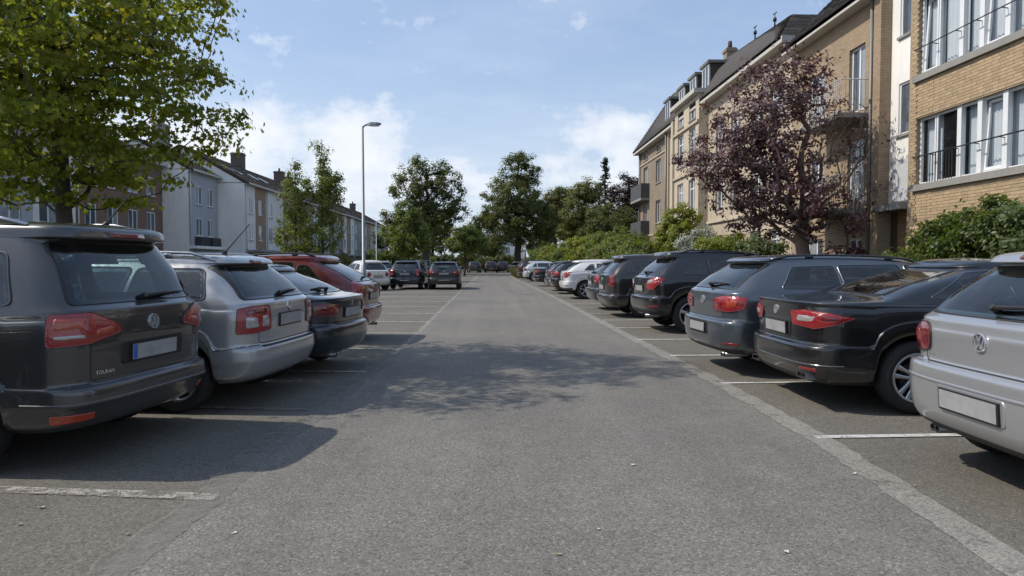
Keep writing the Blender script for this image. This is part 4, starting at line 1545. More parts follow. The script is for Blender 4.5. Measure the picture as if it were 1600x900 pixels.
c.plate('rear', 0, .70, .50, .10, False)
c.emblem('ring', .88, .05)
c.common([1.14, 2.5])
c.wheels((5, True, .022))


def recolour(src, label, pm, loc, rz, group, drop=('antenna', 'roof_rail')):
    r = copy_tree(src.root)
    r['label'], r['group'] = label, group
    r.location, r.rotation_euler = loc, (0, 0, rz)
    for ch in list(r.children):
        if ch.name.split('.')[0] in drop:
            bpy.data.objects.remove(ch)
            continue
        for s_ in ch.material_slots:
            if s_.material and s_.material.name.startswith('paint_'):
                s_.link = 'OBJECT'
                s_.material = pm
    return r


GR, GL, GF = 'cars parked down the right row', 'cars parked lengthwise in the far bays', 'cars parked across the end of the car park'
recolour(est2, 'black estate just past the white crossover in the right row', PAINT['black'], (2.56, 31.2, 0), R(2), GR, ())
recolour(hatch2, 'dark grey hatchback between two black cars far along the right row', PAINT['bluegrey'], (2.55, 34.2, 0), R(2), GR, ())
recolour(sed, 'black saloon far along the right row beside the pale silver hatchback', PAINT['black'], (2.35, 41.0, 0), R(2), GR, ())
recolour(hatch, 'pale silver hatchback second from the far end of the right row', PAINT['pearl'], (2.15, 51.5, 0), R(2), GR, ())
recolour(mpv2, 'dark people carrier last in the right row, by the grass verge and wooden post', PAINT['brown'], (1.95, 57.6, 0), R(2), GR, ())
recolour(est, 'pale green estate peeping out behind the white bubble shaped car', PAINT['green'], (-6.7, 41.0, 0), PI / 2 + R(20), GL, ())
recolour(hatch2, 'dark brown car half hidden behind the two black hatchbacks', PAINT['brown'], (-5.3, 46.0, 0), PI / 2 + R(-3), GL, ())
recolour(mpv2, 'charcoal people carrier peeping out between two black cars', PAINT['dgrey'], (-6.0, 57.0, 0), PI / 2, GL, ())
recolour(sed, 'silver green saloon parked crosswise under the small round tree', PAINT['green'], (-3.2, 68.0, 0), R(176), GL, ())
recolour(hatch2, 'grey hatchback leftmost in the row across the far end', PAINT['grey'], (-2.5, 92.0, 0), PI / 2 + R(8), GF, ())
recolour(hatch, 'charcoal hatchback in the middle of the row across the far end', PAINT['dgrey'], (-.4, 93.0, 0), PI / 2, GF, ())
recolour(est, 'black estate rightmost in the row across the far end', PAINT['black'], (1.2, 94.0, 0), PI / 2, GF, ())
recolour(cross, 'beige crossover parked by the far grass verge', PAINT['beige'], (2.1, 80.0, 0), R(40), GF, ())
recolour(est2, 'dark estate beside the grey people carrier, its shadow on the nearest asphalt', PAINT['dgrey'], (-3.2, 2.3, 0), PI - R(6), 'cars parked down the left row', ())

# ------------------------------------------------------------------ buildings
M_mortar = pbr('mortar', (0.33, 0.26, 0.175), .95, var=.2, bump=.3, bscale=60)
M_brick = pbr('ochre_brick', (0.41, 0.305, 0.19), .9, var=.18, vscale=1.3, bump=.4, bscale=90, island=.15, dirt=.12)
M_brickw = brickmat('ochre_brickwork', (0.44, 0.27, 0.13), (0.34, 0.20, 0.10), (0.24, 0.19, 0.14))
M_brickb = brickmat('buff_brickwork', (0.40, 0.295, 0.19), (0.32, 0.23, 0.145), (0.22, 0.18, 0.14), soot=.35)
M_brickg = brickmat('grey_buff_brickwork', (0.30, 0.235, 0.17), (0.24, 0.185, 0.13), (0.20, 0.17, 0.14), soot=.35)
M_brickr = brickmat('red_brickwork', (0.245, 0.145, 0.108), (0.185, 0.11, 0.085), (0.14, 0.11, 0.09), soot=.3)
M_brickd = brickmat('sooty_brickwork', (0.13, 0.10, 0.085), (0.10, 0.075, 0.065), (0.10, 0.09, 0.08))
M_render = pbr('white_render', (0.83, 0.81, 0.76), .9, var=.07, vscale=.8, bump=.3, bscale=25, dirt=.26)
M_renderb = pbr('blue_grey_render', (0.38, 0.40, 0.43), .9, var=.08, vscale=.8, dirt=.22)
M_renderw = pbr('pale_render', (0.70, 0.69, 0.66), .9, var=.08, vscale=.8, dirt=.24)
M_stone = pbr('pale_stone', (0.45, 0.38, 0.285), .9, var=.16, vscale=.9, bump=.3, bscale=20, dirt=.2)
M_stone2 = pbr('beige_stone', (0.50, 0.43, 0.33), .9, var=.12, vscale=.9, bump=.3, bscale=20, dirt=.15)
M_conc = pbr('grey_concrete', (0.27, 0.26, 0.24), .9, var=.22, vscale=2, bump=.3, bscale=40, dirt=.25)
M_brown = pbr('brown_cladding', (0.30, 0.20, 0.135), .85, var=.15, dirt=.15)
M_wframe = pbr('white_frame', (0.72, 0.73, 0.74), .4, var=.05, vscale=5)
M_slate = pbr('slate', (0.060, 0.052, 0.048), .85, var=.3, vscale=1.2, island=.35)
M_tile = pbr('brown_tile', (0.070, 0.048, 0.040), .85, var=.35, vscale=1.0, island=.35)
M_tile2 = pbr('dark_tile', (0.060, 0.052, 0.048), .85, var=.35, vscale=1.0, island=.35)
M_iron = pbr('black_iron', (0.03, 0.03, 0.032), .5, metal=.4)
M_wiron = pbr('pale_iron', (0.62, 0.61, 0.58), .5)
M_wglass = glass('window_glass', (0.030, 0.036, 0.042), .90, .015)
M_wdark = glass('dim_window_glass', (0.045, 0.052, 0.060), 0.0, .04)
M_cloth = pbr('net_curtain', (0.80, 0.82, 0.84), .9, var=.10, vscale=2.5, bump=.4, bscale=9)
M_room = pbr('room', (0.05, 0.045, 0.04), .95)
M_zinc = pbr('zinc_pipe', (0.20, 0.19, 0.17), .55, metal=.4, var=.2)
M_gut2 = pbr('pale_gutter', (0.48, 0.46, 0.42), .7, var=.15)
M_door = pbr('dark_door', (0.035, 0.032, 0.03), .5)


M_wcurt = glass('curtained_window_glass', (0.15, 0.16, 0.17), 0.0, .05)
CURT = random.Random(3)


class Face:
    """a vertical wall plane: u along it, v up, d out of it"""
    def __init__(self, o, u, n):
        self.o, self.u, self.n = Vector(o), Vector(u), Vector(n)

    def __call__(self, u, v, d=0.0):
        return self.o + self.u * u + Vector((0, 0, v)) + self.n * d

    def q(self, mb, a, b, c, d):
        if self.u.cross(Vector((0, 0, 1))).dot(self.n) < 0:
            a, b, c, d = d, c, b, a
        mb.quad(a, b, c, d)
        return mb

    def box(self, mb, u0, u1, v0, v1, d0, d1, mi=0):
        vs = [self(u, v, d) for d in (d0, d1) for (u, v) in ((u0, v0), (u1, v0), (u1, v1), (u0, v1))]
        fs = [(3, 2, 1, 0), (4, 5, 6, 7), (0, 1, 5, 4), (1, 2, 6, 5), (2, 3, 7, 6), (3, 0, 4, 7)]
        if self.u.cross(Vector((0, 0, 1))).dot(self.n) < 0:
            fs = [f[::-1] for f in fs]
        mb.add(vs, fs, mi)

    def wall(self, name, parent, mat, u0, u1, v0, v1, holes=(), depth=.14, d=0.0):
        us = sorted({u0, u1, *[h[0] for h in holes], *[h[1] for h in holes]})
        vs_ = sorted({v0, v1, *[h[2] for h in holes], *[h[3] for h in holes]})
        us = [u for u in us if u0 <= u <= u1]
        vs_ = [v for v in vs_ if v0 <= v <= v1]
        mb = MB()

        def hole(a, b):
            return any(h[0] < a < h[1] and h[2] < b < h[3] for h in holes)
        flip = self.u.cross(Vector((0, 0, 1))).dot(self.n) < 0
        for a0, a1 in zip(us[:-1], us[1:]):
            for b0, b1 in zip(vs_[:-1], vs_[1:]):
                if hole((a0 + a1) / 2, (b0 + b1) / 2):
                    continue
                q = [self(a0, b0, d), self(a1, b0, d), self(a1, b1, d), self(a0, b1, d)]
                mb.quad(*(q[::-1] if flip else q))
        for h in holes:
            a0, a1, b0, b1 = h[:4]
            for (p, q) in (((a0, b0), (a1, b0)), ((a1, b0), (a1, b1)), ((a1, b1), (a0, b1)), ((a0, b1), (a0, b0))):
                mb.quad(self(*p, d), self(*q, d), self(*q, d - depth), self(*p, d - depth))
        return mb.build(name, mat, parent)

    def window(self, parent, r, mull=1, trans=0, d=-.08, fw=.06, sill=True, glassm=None, frame=None, curtain=None, name='window', sillm=None, base=0.0):
        u0, u1, v0, v1 = r
        d = d + base
        mb = MB()
        self.box(mb, u0, u0 + fw, v0, v1, d - .06, d)
        self.box(mb, u1 - fw, u1, v0, v1, d - .06, d)
        self.box(mb, u0 + fw, u1 - fw, v0, v0 + fw, d - .06, d - .001)
        self.box(mb, u0 + fw, u1 - fw, v1 - fw, v1, d - .06, d - .001)
        for i in range(1, mull + 1):
            u = u0 + (u1 - u0) * i / (mull + 1)
            self.box(mb, u - fw * .6, u + fw * .6, v0 + fw, v1 - fw, d - .055, d - .002)
        if trans:
            v = v0 + (v1 - v0) * trans
            self.box(mb, u0 + fw, u1 - fw, v - fw * .4, v + fw * .4, d - .05, d - .004)
        w = mb.build(name, frame or M_wframe, parent)
        n = mull + 1
        for i in range(n):
            a0, a1 = u0 + (u1 - u0) * i / n, u0 + (u1 - u0) * (i + 1) / n
            p = MB()
            self.q(p, self(a0 + .01, v0, d - .03), self(a1 - .01, v0, d - .03), self(a1 - .01, v1, d - .03), self(a0 + .01, v1, d - .03))
            p.build('pane', glassm or (M_wcurt if CURT.random() < .45 else M_wdark), w)
        if sill:
            s = MB()
            self.box(s, u0 - .06, u1 + .06, v0 - .07, v0 - .001, d - .02, base + .06)
            s.build('sill', sillm or M_conc, w)
        if curtain:
            cu = MB()
            k = 16
            a0, a1 = curtain
            pts = [(a0 + (a1 - a0) * i / k, -.03 * (i % 2)) for i in range(k + 1)]
            for (x0, e0), (x1, e1) in zip(pts[:-1], pts[1:]):
                cu.quad(self(x0, v0 + .02, d - .16 + e0), self(x1, v0 + .02, d - .16 + e1), self(x1, v1 - .02, d - .16 + e1), self(x0, v1 - .02, d - .16 + e0))
            cu.build('curtain', M_cloth, w)
        return w

    def bricks(self, parent, rects, mesh, d, limit, d_out=.012):
        """running-bond bricks on rectangles of the wall; returns those past the limit as one mesh"""
        L, Hh = .225, .076
        spots = []
        for (u0, u1, v0, v1) in rects:
            r = 0
            v = v0 + Hh / 2
            while v < v1 - Hh * .3:
                u = u0 + (L * .25 if r % 2 else L * .5)
                while u < u1 - L * .25:
                    spots.append((u, v))
                    u += L
                v += Hh
                r += 1
        return spots


def slates(name, parent, a, b, c, e, mat, su=.28, sv=.24, lift=.016, seed=0):
    """a slope covered in overlapping tiles: a,b the eave ends, c,e the top ends (a-e, b-c up the slope); one mesh, too many to count"""
    a, b, c, e = Vector(a), Vector(b), Vector(c), Vector(e)
    nrm = (b - a).cross(e - a).normalized()
    if nrm.z < 0:
        nrm = -nrm
    rnd = random.Random(seed)
    mb = MB()
    nv = max(1, int(((e - a).length + (c - b).length) / 2 / sv))
    for j in range(nv):
        t0, t1 = j / nv, min(1.0, (j + 1.15) / nv)
        p0, p1 = a.lerp(e, t0), b.lerp(c, t0)
        q0, q1 = a.lerp(e, t1), b.lerp(c, t1)
        nu = max(1, int((p1 - p0).length / su))
        o = .5 if j % 2 else 0
        for i in range(nu + (1 if o else 0)):
            s0, s1 = max(0, (i - o + .02) / nu), min(1, (i + 1 - o - .02) / nu)
            if s1 <= s0:
                continue
            l = lift * rnd.uniform(.7, 1.5)
            w = [p0.lerp(p1, s0) + nrm * (l + .012), p0.lerp(p1, s1) + nrm * (l + .012), q0.lerp(q1, s1) + nrm * .004, q0.lerp(q1, s0) + nrm * .004]
            lo = [p0.lerp(p1, s0) - nrm * .004, p0.lerp(p1, s1) - nrm * .004]
            mb.add(w + lo, [(0, 1, 2, 3), (4, 5, 1, 0)])
    o = mb.build(name, mat, parent)
    o['kind'] = 'stuff'
    return o


def slab(name, parent, pts, th, mat):
    """roof plane with thickness, pts counter-clockwise from above"""
    mb = MB()
    n = len(pts)
    top = [tuple(p) for p in pts]
    bot = [(p[0], p[1], p[2] - th) for p in pts]
    mb.add(top + bot, [tuple(range(n)), tuple(range(2 * n - 1, n - 1, -1))] + [(k, n + k, n + (k + 1) % n, (k + 1) % n) for k in range(n)])
    return mb.build(name, mat, parent)


def pipe(name, parent, pts, r, mat):
    return MB().tube(pts, r, 8).build(name, mat, parent, True)


def shell(parent, x0, x1, y0, y1, z0, z1, mat, skip):
    """the plain walls of a block, facade left out"""
    mb = MB()
    P = {'-x': [(x0, y1, z0), (x0, y0, z0), (x0, y0, z1), (x0, y1, z1)], '+x': [(x1, y0, z0), (x1, y1, z0), (x1, y1, z1), (x1, y0, z1)],
         '-y': [(x0, y0, z0), (x1, y0, z0), (x1, y0, z1), (x0, y0, z1)], '+y': [(x1, y1, z0), (x0, y1, z0), (x0, y1, z1), (x1, y1, z1)]}
    for k, q in P.items():
        if k not in skip:
            mb.quad(*q)
    return mb.build('wall', mat, parent)


def chimney(parent, x, y, z0, z1, w, d, mat, pots=2):
    mb = MB()
    mb.box((x - w / 2, y - d / 2, z0), (x + w / 2, y + d / 2, z1))
    mb.box((x - w / 2 - .06, y - d / 2 - .06, z1 - .22), (x + w / 2 + .06, y + d / 2 + .06, z1 - .08))
    c = mb.build('chimney', mat, parent)
    for i in range(pots):
        yy = y + (i - (pots - 1) / 2) * .45
        MB().tube([(x, yy, z1 - .01), (x, yy, z1 + .42)], [.13, .11], 10).build('chimney_pot', M_tile, c, True)
    return c


# ---------- ochre brick flats, nearest on the right
XR = 11.2
FR = Face((XR, 0, 0), (0, 1, 0), (-1, 0, 0))
b1 = thing('apartment_building', 'ochre brick flats with long bands of white framed windows, behind the clipped hedge', 'apartment building', (XR, 14.0, 0))


def part_of(root, o):
    """keep the world position when hung under a thing that is not at the origin"""
    o.location = o.location - root.location
    return o


b1.location = (0, 0, 0)
holes = [(10.6, 18.02, 3.45, 5.19), (10.6, 18.02, 6.30, 8.35), (10.9, 17.7, .55, 2.25)]
wl = FR.wall('wall', b1, M_mortar, 9.0, 18.36, -.03, 9.6, holes, .18)
shell(b1, XR, 21, 9.0, 18.36, -.03, 9.6, M_brickw, ('-x',))
mb = MB()
mb.box((XR + .2, 9.0, 9.58), (21, 18.3, 9.62))
mb.build('roof', M_conc, b1)
# bricks one by one
spots = FR.bricks(wl, [(9.0, 18.02, 2.40, 3.28), (9.0, 18.02, 5.22, 6.14), (18.03, 18.36, 2.40, 9.5), (9.0, 18.02, 8.38, 9.5), (9.0, 10.58, 3.45, 5.19), (9.0, 10.58, 6.3, 8.35), (9.0, 18.02, 0, .5), (9.0, 10.85, .5, 2.3), (17.75, 18.36, 0, 2.4)], None, 0, 0)
rnd = random.Random(12)


def bshow(s):
    u, v = s
    px = 772 + XR * 1070 / u
    py = 410 - (v - 1.4) * 1070 / u
    return 0 if (px > 1598 or py < 0 or v < 2.35) else 1 / u


spots.sort(key=lambda s: -bshow(s))
bmesh_ = MB()
bmesh_.box((-.006, -.109, -.0335), (.012, .109, .0335))
BM = bmesh_.mesh('brick', M_brick)
for (u, v) in spots[:300]:
    inst('brick', BM, wl, (XR - .006 + rnd.uniform(-.002, .002), u, v), (0, 0, 0))
mb = MB()
for (u, v) in spots[300:]:
    mb.box((XR - .018 + rnd.uniform(-.002, .002), u - .109, v - .0335), (XR - .002, u + .109, v + .0335))
o = mb.build('brick_courses', M_brick, wl)
o['kind'] = 'stuff'
for (z, nm) in ((3.28, 'sill_slab'), (6.14, 'sill_slab')):
    mb = MB()
    FR.box(mb, 10.4, 18.10, z, z + .165, -.1, .10)
    mb.build(nm, M_conc, b1)
mb = MB()
FR.box(mb, 8.9, 18.36, 9.5, 9.72, -.1, .12)
mb.build('parapet_cap', M_conc, b1)
mb = MB()
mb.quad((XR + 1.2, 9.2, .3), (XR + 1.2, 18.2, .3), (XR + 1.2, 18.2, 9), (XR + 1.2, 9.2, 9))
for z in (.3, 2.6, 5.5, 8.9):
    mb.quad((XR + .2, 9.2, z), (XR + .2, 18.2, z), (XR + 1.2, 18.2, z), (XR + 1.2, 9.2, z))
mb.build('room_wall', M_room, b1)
posts = [18.02, 17.34, 16.42, 15.72, 14.92, 14.2, 13.4, 12.7, 11.9, 11.2, 10.6]
for (z0, z1, band) in ((3.45, 5.19, 0), (6.30, 8.35, 1), (.55, 2.25, 2)):
    for i, (a, b) in enumerate(zip(posts[:-1], posts[1:])):
        u0, u1 = b + .012, a - .012
        if band == 2:
            u0, u1 = max(u0, 10.9), min(u1, 17.7)
        mb = MB()
        fw = .055
        d = -.10
        FR.box(mb, u0, u0 + fw, z0, z1, d - .07, d)
        FR.box(mb, u1 - fw, u1, z0, z1, d - .07, d)
        FR.box(mb, u0 + fw, u1 - fw, z0, z0 + fw, d - .07, d - .001)
        FR.box(mb, u0 + fw, u1 - fw, z1 - fw, z1, d - .07, d - .001)
        w = mb.build('window', M_wframe, b1)
        tilt = (i in (3, 6) and band == 0) or (i in (0, 3, 7) and band == 1)
        if tilt:                                 # a casement tipped inward at the top
            s = MB()
            t = .10
            zz0, zz1 = z0 + fw + .01, z1 - fw - .01

            def T(u, v, dd=0.0):
                return FR(u, v, d - .02 + dd - t * (v - zz0) / (zz1 - zz0))
            for (p0, p1, q0, q1) in ((u0 + fw, u0 + fw + .07, zz0, zz1), (u1 - fw - .07, u1 - fw, zz0, zz1), (u0 + fw + .07, u1 - fw - .07, zz0, zz0 + .07), (u0 + fw + .07, u1 - fw - .07, zz1 - .07, zz1)):
                vs = [T(p0, q0), T(p1, q0), T(p1, q1), T(p0, q1), T(p0, q0, -.05), T(p1, q0, -.05), T(p1, q1, -.05), T(p0, q1, -.05)]
                s.add(vs, [(0, 1, 2, 3), (7, 6, 5, 4), (0, 4, 5, 1), (1, 5, 6, 2), (2, 6, 7, 3), (3, 7, 4, 0)])
            s.build('tilted_sash', M_wframe, w)
            g = FR.q(MB(), T(u0 + fw, zz0, -.025), T(u1 - fw, zz0, -.025), T(u1 - fw, zz1, -.025), T(u0 + fw, zz1, -.025))
        else:
            g = FR.q(MB(), FR(u0, z0, d - .035), FR(u1, z0, d - .035), FR(u1, z1, d - .035), FR(u0, z1, d - .035))
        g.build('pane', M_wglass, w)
        if i != 1 or band == 1:
            cu = MB()
            k = 22
            dd = d - .20
            pts = [(u0 + (u1 - u0) * q / k, .018 * math.sin(q * 1.9 + i)) for q in range(k + 1)]
            for (x0, e0), (x1, e1) in zip(pts[:-1], pts[1:]):
                cu.quad(FR(x0, z0 + .01, dd + e0), FR(x1, z0 + .01, dd + e1), FR(x1, z1 - .02, dd + e1), FR(x0, z1 - .02, dd + e0))
            cu.build('curtain', M_cloth, w, True)
    if band == 2:
        continue
    for j, a in enumerate(posts[2:-1]):          # the thick posts between casements
        mb = MB()
        FR.box(mb, a - .075, a + .075, z0, z1, -.17, -.055)
        mb.build('window_post', M_wframe, b1)
# iron guard in front of the lower band
rl = MB()
rl.tube([FR(18.0, 4.17, .10), FR(10.6, 4.17, .10)], .017, 6)
for a in posts:
    rl.tube([FR(a, 4.17, .10), FR(a, 4.15, -.1)], .012, 5)
r_ = rl.build('guard_rail', M_iron, b1)
for u in [17.38 - i * .105 for i in range(10)]:
    MB().tube([FR(u, 3.45, .095), FR(u, 4.17, .095)], .011, 5).build('baluster', M_iron, r_)
rl = MB().tube([FR(18.0, 6.98, .10), FR(10.6, 6.98, .10)], .014, 6)
for a in posts:
    rl.tube([FR(a, 6.98, .10), FR(a, 6.96, -.1)], .012, 5)
rl.build('guard_rail', M_iron, b1)

# ---------- white stair tower between the two brick fronts
b2 = thing('stair_tower', 'narrow white rendered stair tower with small windows above a recessed entrance', 'building', (0, 0, 0))
hs = [(18.72, 19.22, 4.98, 6.42), (18.72, 19.22, 7.72, 9.1)]
FR2 = Face((XR + .22, 0, 0), (0, 1, 0), (-1, 0, 0))
FR2.wall('wall', b2, M_render, 18.36, 19.62, 3.05, 10.4, hs, .1)
mb = MB()
mb.quad((XR + .22, 18.36, 10.4), (XR + 8, 18.36, 10.4), (XR + 8, 19.62, 10.4), (XR + .22, 19.62, 10.4))
mb.quad((XR + .22, 18.36, 9.5), (XR + 8, 18.36, 9.5), (XR + 8, 18.36, 10.4), (XR + .22, 18.36, 10.4))
mb.build('roof', M_conc, b2)
for h in hs:
    FR2.window(b2, h, 0, 0, -.04, .055, glassm=M_wdark)
mb = MB()
FR2.box(mb, 18.36, 19.62, 2.86, 3.05, -.1, .40)
mb.build('canopy', M_conc, b2)
mb = MB()
FR2.box(mb, 18.5, 19.5, 3.12, 4.28, .0, .035)
mb.build('parapet_panel', pbr('pale_panel', (.52, .53, .54), .7, var=.1, dirt=.2), b2)
FR3 = Face((XR + .5, 0, 0), (0, 1, 0), (-1, 0, 0))
FR3.wall('entrance_wall', b2, M_brickw, 18.36, 19.62, -.03, 2.86, [(18.62, 19.32, -.03, 2.15)], .3)
mb = MB()
FR3.box(mb, 18.62, 19.32, -.03, 2.15, -.3, -.24)
dr = mb.build('door', M_door, b2)
mb = MB()
FR3.box(mb, 18.74, 19.18, .9, 1.9, -.235, -.225)
mb.build('pane', M_wdark, dr)
MB().tube([FR3(19.24, .9, -.18), FR3(19.24, 1.2, -.18)], .015, 6).build('handle', M_chrome, dr)
mb = MB()
FR.box(mb, 19.62, 20.0, -.03, 10.2, -.3, .10)
mb.build('pier', M_brickb, b2)
pipe('drainpipe', b2, [FR(20.1, .0, .10), FR(20.1, 9.2, .10)], .055, M_zinc)

# ---------- buff brick house with iron balconies and slate roof
b3 = thing('apartment_building', 'buff brick flats with pale iron balconies and steep slate roof, behind the purple leaved tree', 'apartment building', (0, 0, 0))
hs = [(20.62, 21.55, 6.05, 8.05), (23.1, 24.3, 6.35, 7.9), (20.62, 21.55, 3.25, 5.2), (23.1, 24.3, 3.4, 5.0), (20.62, 21.55, -.03, 2.15), (23.1, 24.3, .7, 2.2)]
FR.wall('wall', b3, M_brickb, 20.0, 25.6, -.03, 9.25, hs, .16)
shell(b3, XR, 21, 20.0, 25.6, -.03, 9.25, M_brickb, ('-x',))
for h in (hs[1], hs[3], hs[5]):
    FR.window(b3, h, 1, 0, -.1, .06)
for h in (hs[0], hs[2], hs[4]):
    FR.window(b3, h, 1, 0, -.1, .07, sill=False, name='balcony_door')
for z in (5.85, 3.02):
    mb = MB()
    FR.box(mb, 20.25, 23.0, z - .14, z, -.02, .95)
    bal = mb.build('balcony', M_conc, b3)
    mb = MB()
    P_ = [FR(20.3, z + 1.0, .02), FR(20.3, z + 1.0, .90), FR(22.95, z + 1.0, .90), FR(22.95, z + 1.0, .02)]
    for a, b in zip(P_[:-1], P_[1:]):
        mb.tube([a, b], .018, 6)
        mb.tube([a - Vector((0, 0, .92)), b - Vector((0, 0, .92))], .012, 6)
    mb.build('hand_rail', M_wiron, bal)
    for i in range(22):
        u = 20.3 + 2.65 * i / 21
        m_ = MB().tube([FR(u, z + .02, .90), FR(u, z + .35, .93), FR(u, z + .6, .87), FR(u, z + 1.0, .90)], .013, 5)
        m_.build('baluster', M_wiron, bal)
    for i in range(1, 6):
        dd = .90 * i / 6
        MB().tube([FR(20.3, z + .02, dd), FR(20.3, z + 1.0, dd)], .009, 5).build('baluster', M_wiron, bal)
mb = MB()
FR.box(mb, 20.0, 25.7, 9.12, 9.32, -.05, .42)
mb.build('gutter', M_gut2, b3)
pr, er = (15.4, 13.9), (XR - .42, 9.32)
rf = slab('roof', b3, [(er[0], 19.7, er[1]), (pr[0], 19.7, pr[1]), (pr[0], 25.8, pr[1]), (er[0], 25.8, er[1])], .12, M_slate)
slates('slate_courses', rf, (er[0], 19.7, er[1] + .01), (er[0], 25.8, er[1] + .01), (pr[0], 25.8, pr[1] + .01), (pr[0], 19.7, pr[1] + .01), M_slate, .26, .22)
slab('roof', b3, [(pr[0], 19.7, pr[1]), (19.8, 19.7, 9.3), (19.8, 25.8, 9.3), (pr[0], 25.8, pr[1])], .12, M_slate)
mb = MB()
mb.add([(XR, 25.6, 9.2), (20.5, 25.6, 9.2), (15.4, 25.6, 13.8), (XR, 20.0, 9.2), (20.5, 20.0, 9.2), (15.4, 20.0, 13.8)], [(0, 1, 2), (5, 4, 3)])
mb.build('gable', M_brickb, b3)

# ---------- long beige stone range with mansard roof
b4 = thing('apartment_building', 'long beige stone flats with dormers in a slate roof and dark corner balconies', 'apartment building', (0, 0, 0))
EZ = 9.75
hs = []
rows_ = [(1.25, 2.75), (4.1, 5.65), (6.85, 8.4)]
for (z0, z1) in rows_:
    hs += [(49.9, 51.3, z0 - .5, z1), (46.0, 47.4, z0, z1)]
hs += [(49.9, 51.2, 8.95, 9.4), (46.0, 47.2, 8.95, 9.4)]
FR.wall('wall', b4, M_brickg, 43.9, 52.6, -.03, EZ, hs, .18)
for h in hs:
    FR.window(b4, h, 1 if h[3] - h[2] > 1 else 0, 0, -.12, .07)
hs2 = []
for (z0, z1) in rows_:
    hs2 += [(41.6, 42.7, z0, z1)]
hs2 += [(41.5, 42.8, 8.85, 9.4)]
FR.wall('wall', b4, M_stone2, 41.0, 43.3, -.03, EZ, hs2, .18, .08)
for h in hs2:
    FR.window(b4, h, 1 if h[3] - h[2] > 1 else 0, 0, -.12, .07, base=.08)
mb = MB()
FR.box(mb, 43.3, 43.9, -.03, EZ, -.05, .20)
mb.build('pilaster', M_stone, b4)
mb = MB()
FR.box(mb, 40.6, 41.0, -.03, EZ, -.05, .62)
mb.build('pilaster', M_stone2, b4)
hs3 = []
for (z0, z1) in rows_:
    hs3 += [(38.7, 39.9, z0, z1 + .25), (36.4, 37.6, z0, z1 + .25)]
hs3 += [(38.7, 39.9, 9.1, 10.0), (36.4, 37.6, 9.1, 10.0)]
FR.wall('wall', b4, M_stone2, 35.8, 40.6, -.03, EZ + .6, hs3, .18, .5)
mb = MB()
mb.quad((XR - .5, 35.8, 0), (XR, 35.8, 0), (XR, 35.8, EZ + .6), (XR - .5, 35.8, EZ + .6))
mb.build('wall', M_stone2, b4)
for h in hs3:
    FR.window(b4, h, 1, .72, -.1, .08, base=.5)
for z in (3.4, 6.2, 8.75):
    mb = MB()
    FR.box(mb, 35.75, 40.65, z, z + .14, .45, .60)
    mb.build('string_course', M_stone, b4)
for z in (3.3, 8.65):
    mb = MB()
    FR.box(mb, 43.95, 52.6, z, z + .10, -.02, .06)
    mb.build('string_course', M_stone, b4)
hs4 = []
for (z0, z1) in rows_:
    for u in (33.4, 31.2, 28.6, 26.6):
        hs4.append((u, u + 1.15, z0, z1))
FR.wall('wall', b4, M_stone, 25.6, 35.8, -.03, EZ, hs4, .18)
for h in hs4:
    FR.window(b4, h, 1, .72, -.12, .07)
for z in (3.4, 6.2):
    mb = MB()
    FR.box(mb, 25.62, 35.7, z, z + .12, -.02, .10)
    mb.build('string_course', M_stone2, b4)
shell(b4, XR, 20, 25.61, 52.6, -.03, EZ, M_brickg, ('-x',))
for z in (6.05, 3.35):                           # corner balconies
    mb = MB()
    FR.box(mb, 49.3, 53.0, z - .15, z, .0, .62)
    bal = mb.build('balcony', M_conc, b4)
    mb = MB()
    FR.box(mb, 49.3, 53.0, z, z + 1.05, .58, .62)
    FR.box(mb, 49.3, 49.34, z, z + 1.05, .0, .58)
    FR.box(mb, 52.96, 53.0, z, z + 1.05, -1.0, .58)
    mb.build('balcony_front', pbr('balcony_sheet', (.07, .07, .075), .6, var=.2), bal)
mb = MB()
FR.box(mb, 25.6, 53.0, EZ - .12, EZ + .12, -.05, .46)
mb.build('gutter', M_gut2, b4)
mb = MB()
FR.box(mb, 35.7, 40.7, EZ + .5, EZ + .72, -.05, .80)
mb.build('gutter', M_gut2, b4)
x0, x1, xk = XR - .46, 20.5, 12.75
zk, zn_ = 13.4, 12.0                              # the ridge drops towards the near end
E_ = EZ + .12
rf = slab('roof', b4, [(x0, 25.7, E_), (xk, 29.4, zn_), (xk, 49.0, zk), (x0, 53.1, E_)], .1, M_slate)
slates('slate_courses', rf, (x0, 25.7, E_ + .01), (x0, 53.1, E_ + .01), (xk, 49.0, zk + .01), (xk, 29.4, zn_ + .01), M_slate, .34, .26, seed=3)
r2 = slab('roof', b4, [(x0, 25.7, E_), (x1, 25.7, E_), (17.5, 29.4, zn_), (xk, 29.4, zn_)], .1, M_tile)
slates('tile_courses', r2, (x0, 25.7, E_ + .01), (x1, 25.7, E_ + .01), (17.5, 29.4, zn_ + .01), (xk, 29.4, zn_ + .01), M_tile2, .34, .26, .02, seed=8)
slab('roof', b4, [(x0, 53.1, E_), (xk, 49.0, zk), (17.5, 49.0, zk), (x1, 53.1, E_)], .1, M_slate)
slab('roof', b4, [(xk, 29.4, zn_), (17.5, 29.4, zn_), (17.5, 49.0, zk), (xk, 49.0, zk)], .1, M_slate)
slab('roof', b4, [(x1, 25.7, E_), (x1, 53.1, E_), (17.5, 49.0, zk), (17.5, 29.4, zn_)], .1, M_slate)
for (yy, hh, zz) in ((34.2, .85, 12.3), (31.8, .8, 12.1)):
    MB().tube([(13.0, yy, zz), (13.0, yy, zz + hh)], [.05, .015], 6).tube([(13.0, yy, zz + .45), (13.0, yy, zz + .60)], [.085, .085], 8).tube([(13.0, yy - .2, zz + .8), (13.0, yy + .2, zz + .82)], [.025, .025], 5).build('finial', M_iron, b4, True)
chimney(b4, 13.6, 39.6, 12.3, 13.7, .55, .6, M_brickg, 1)
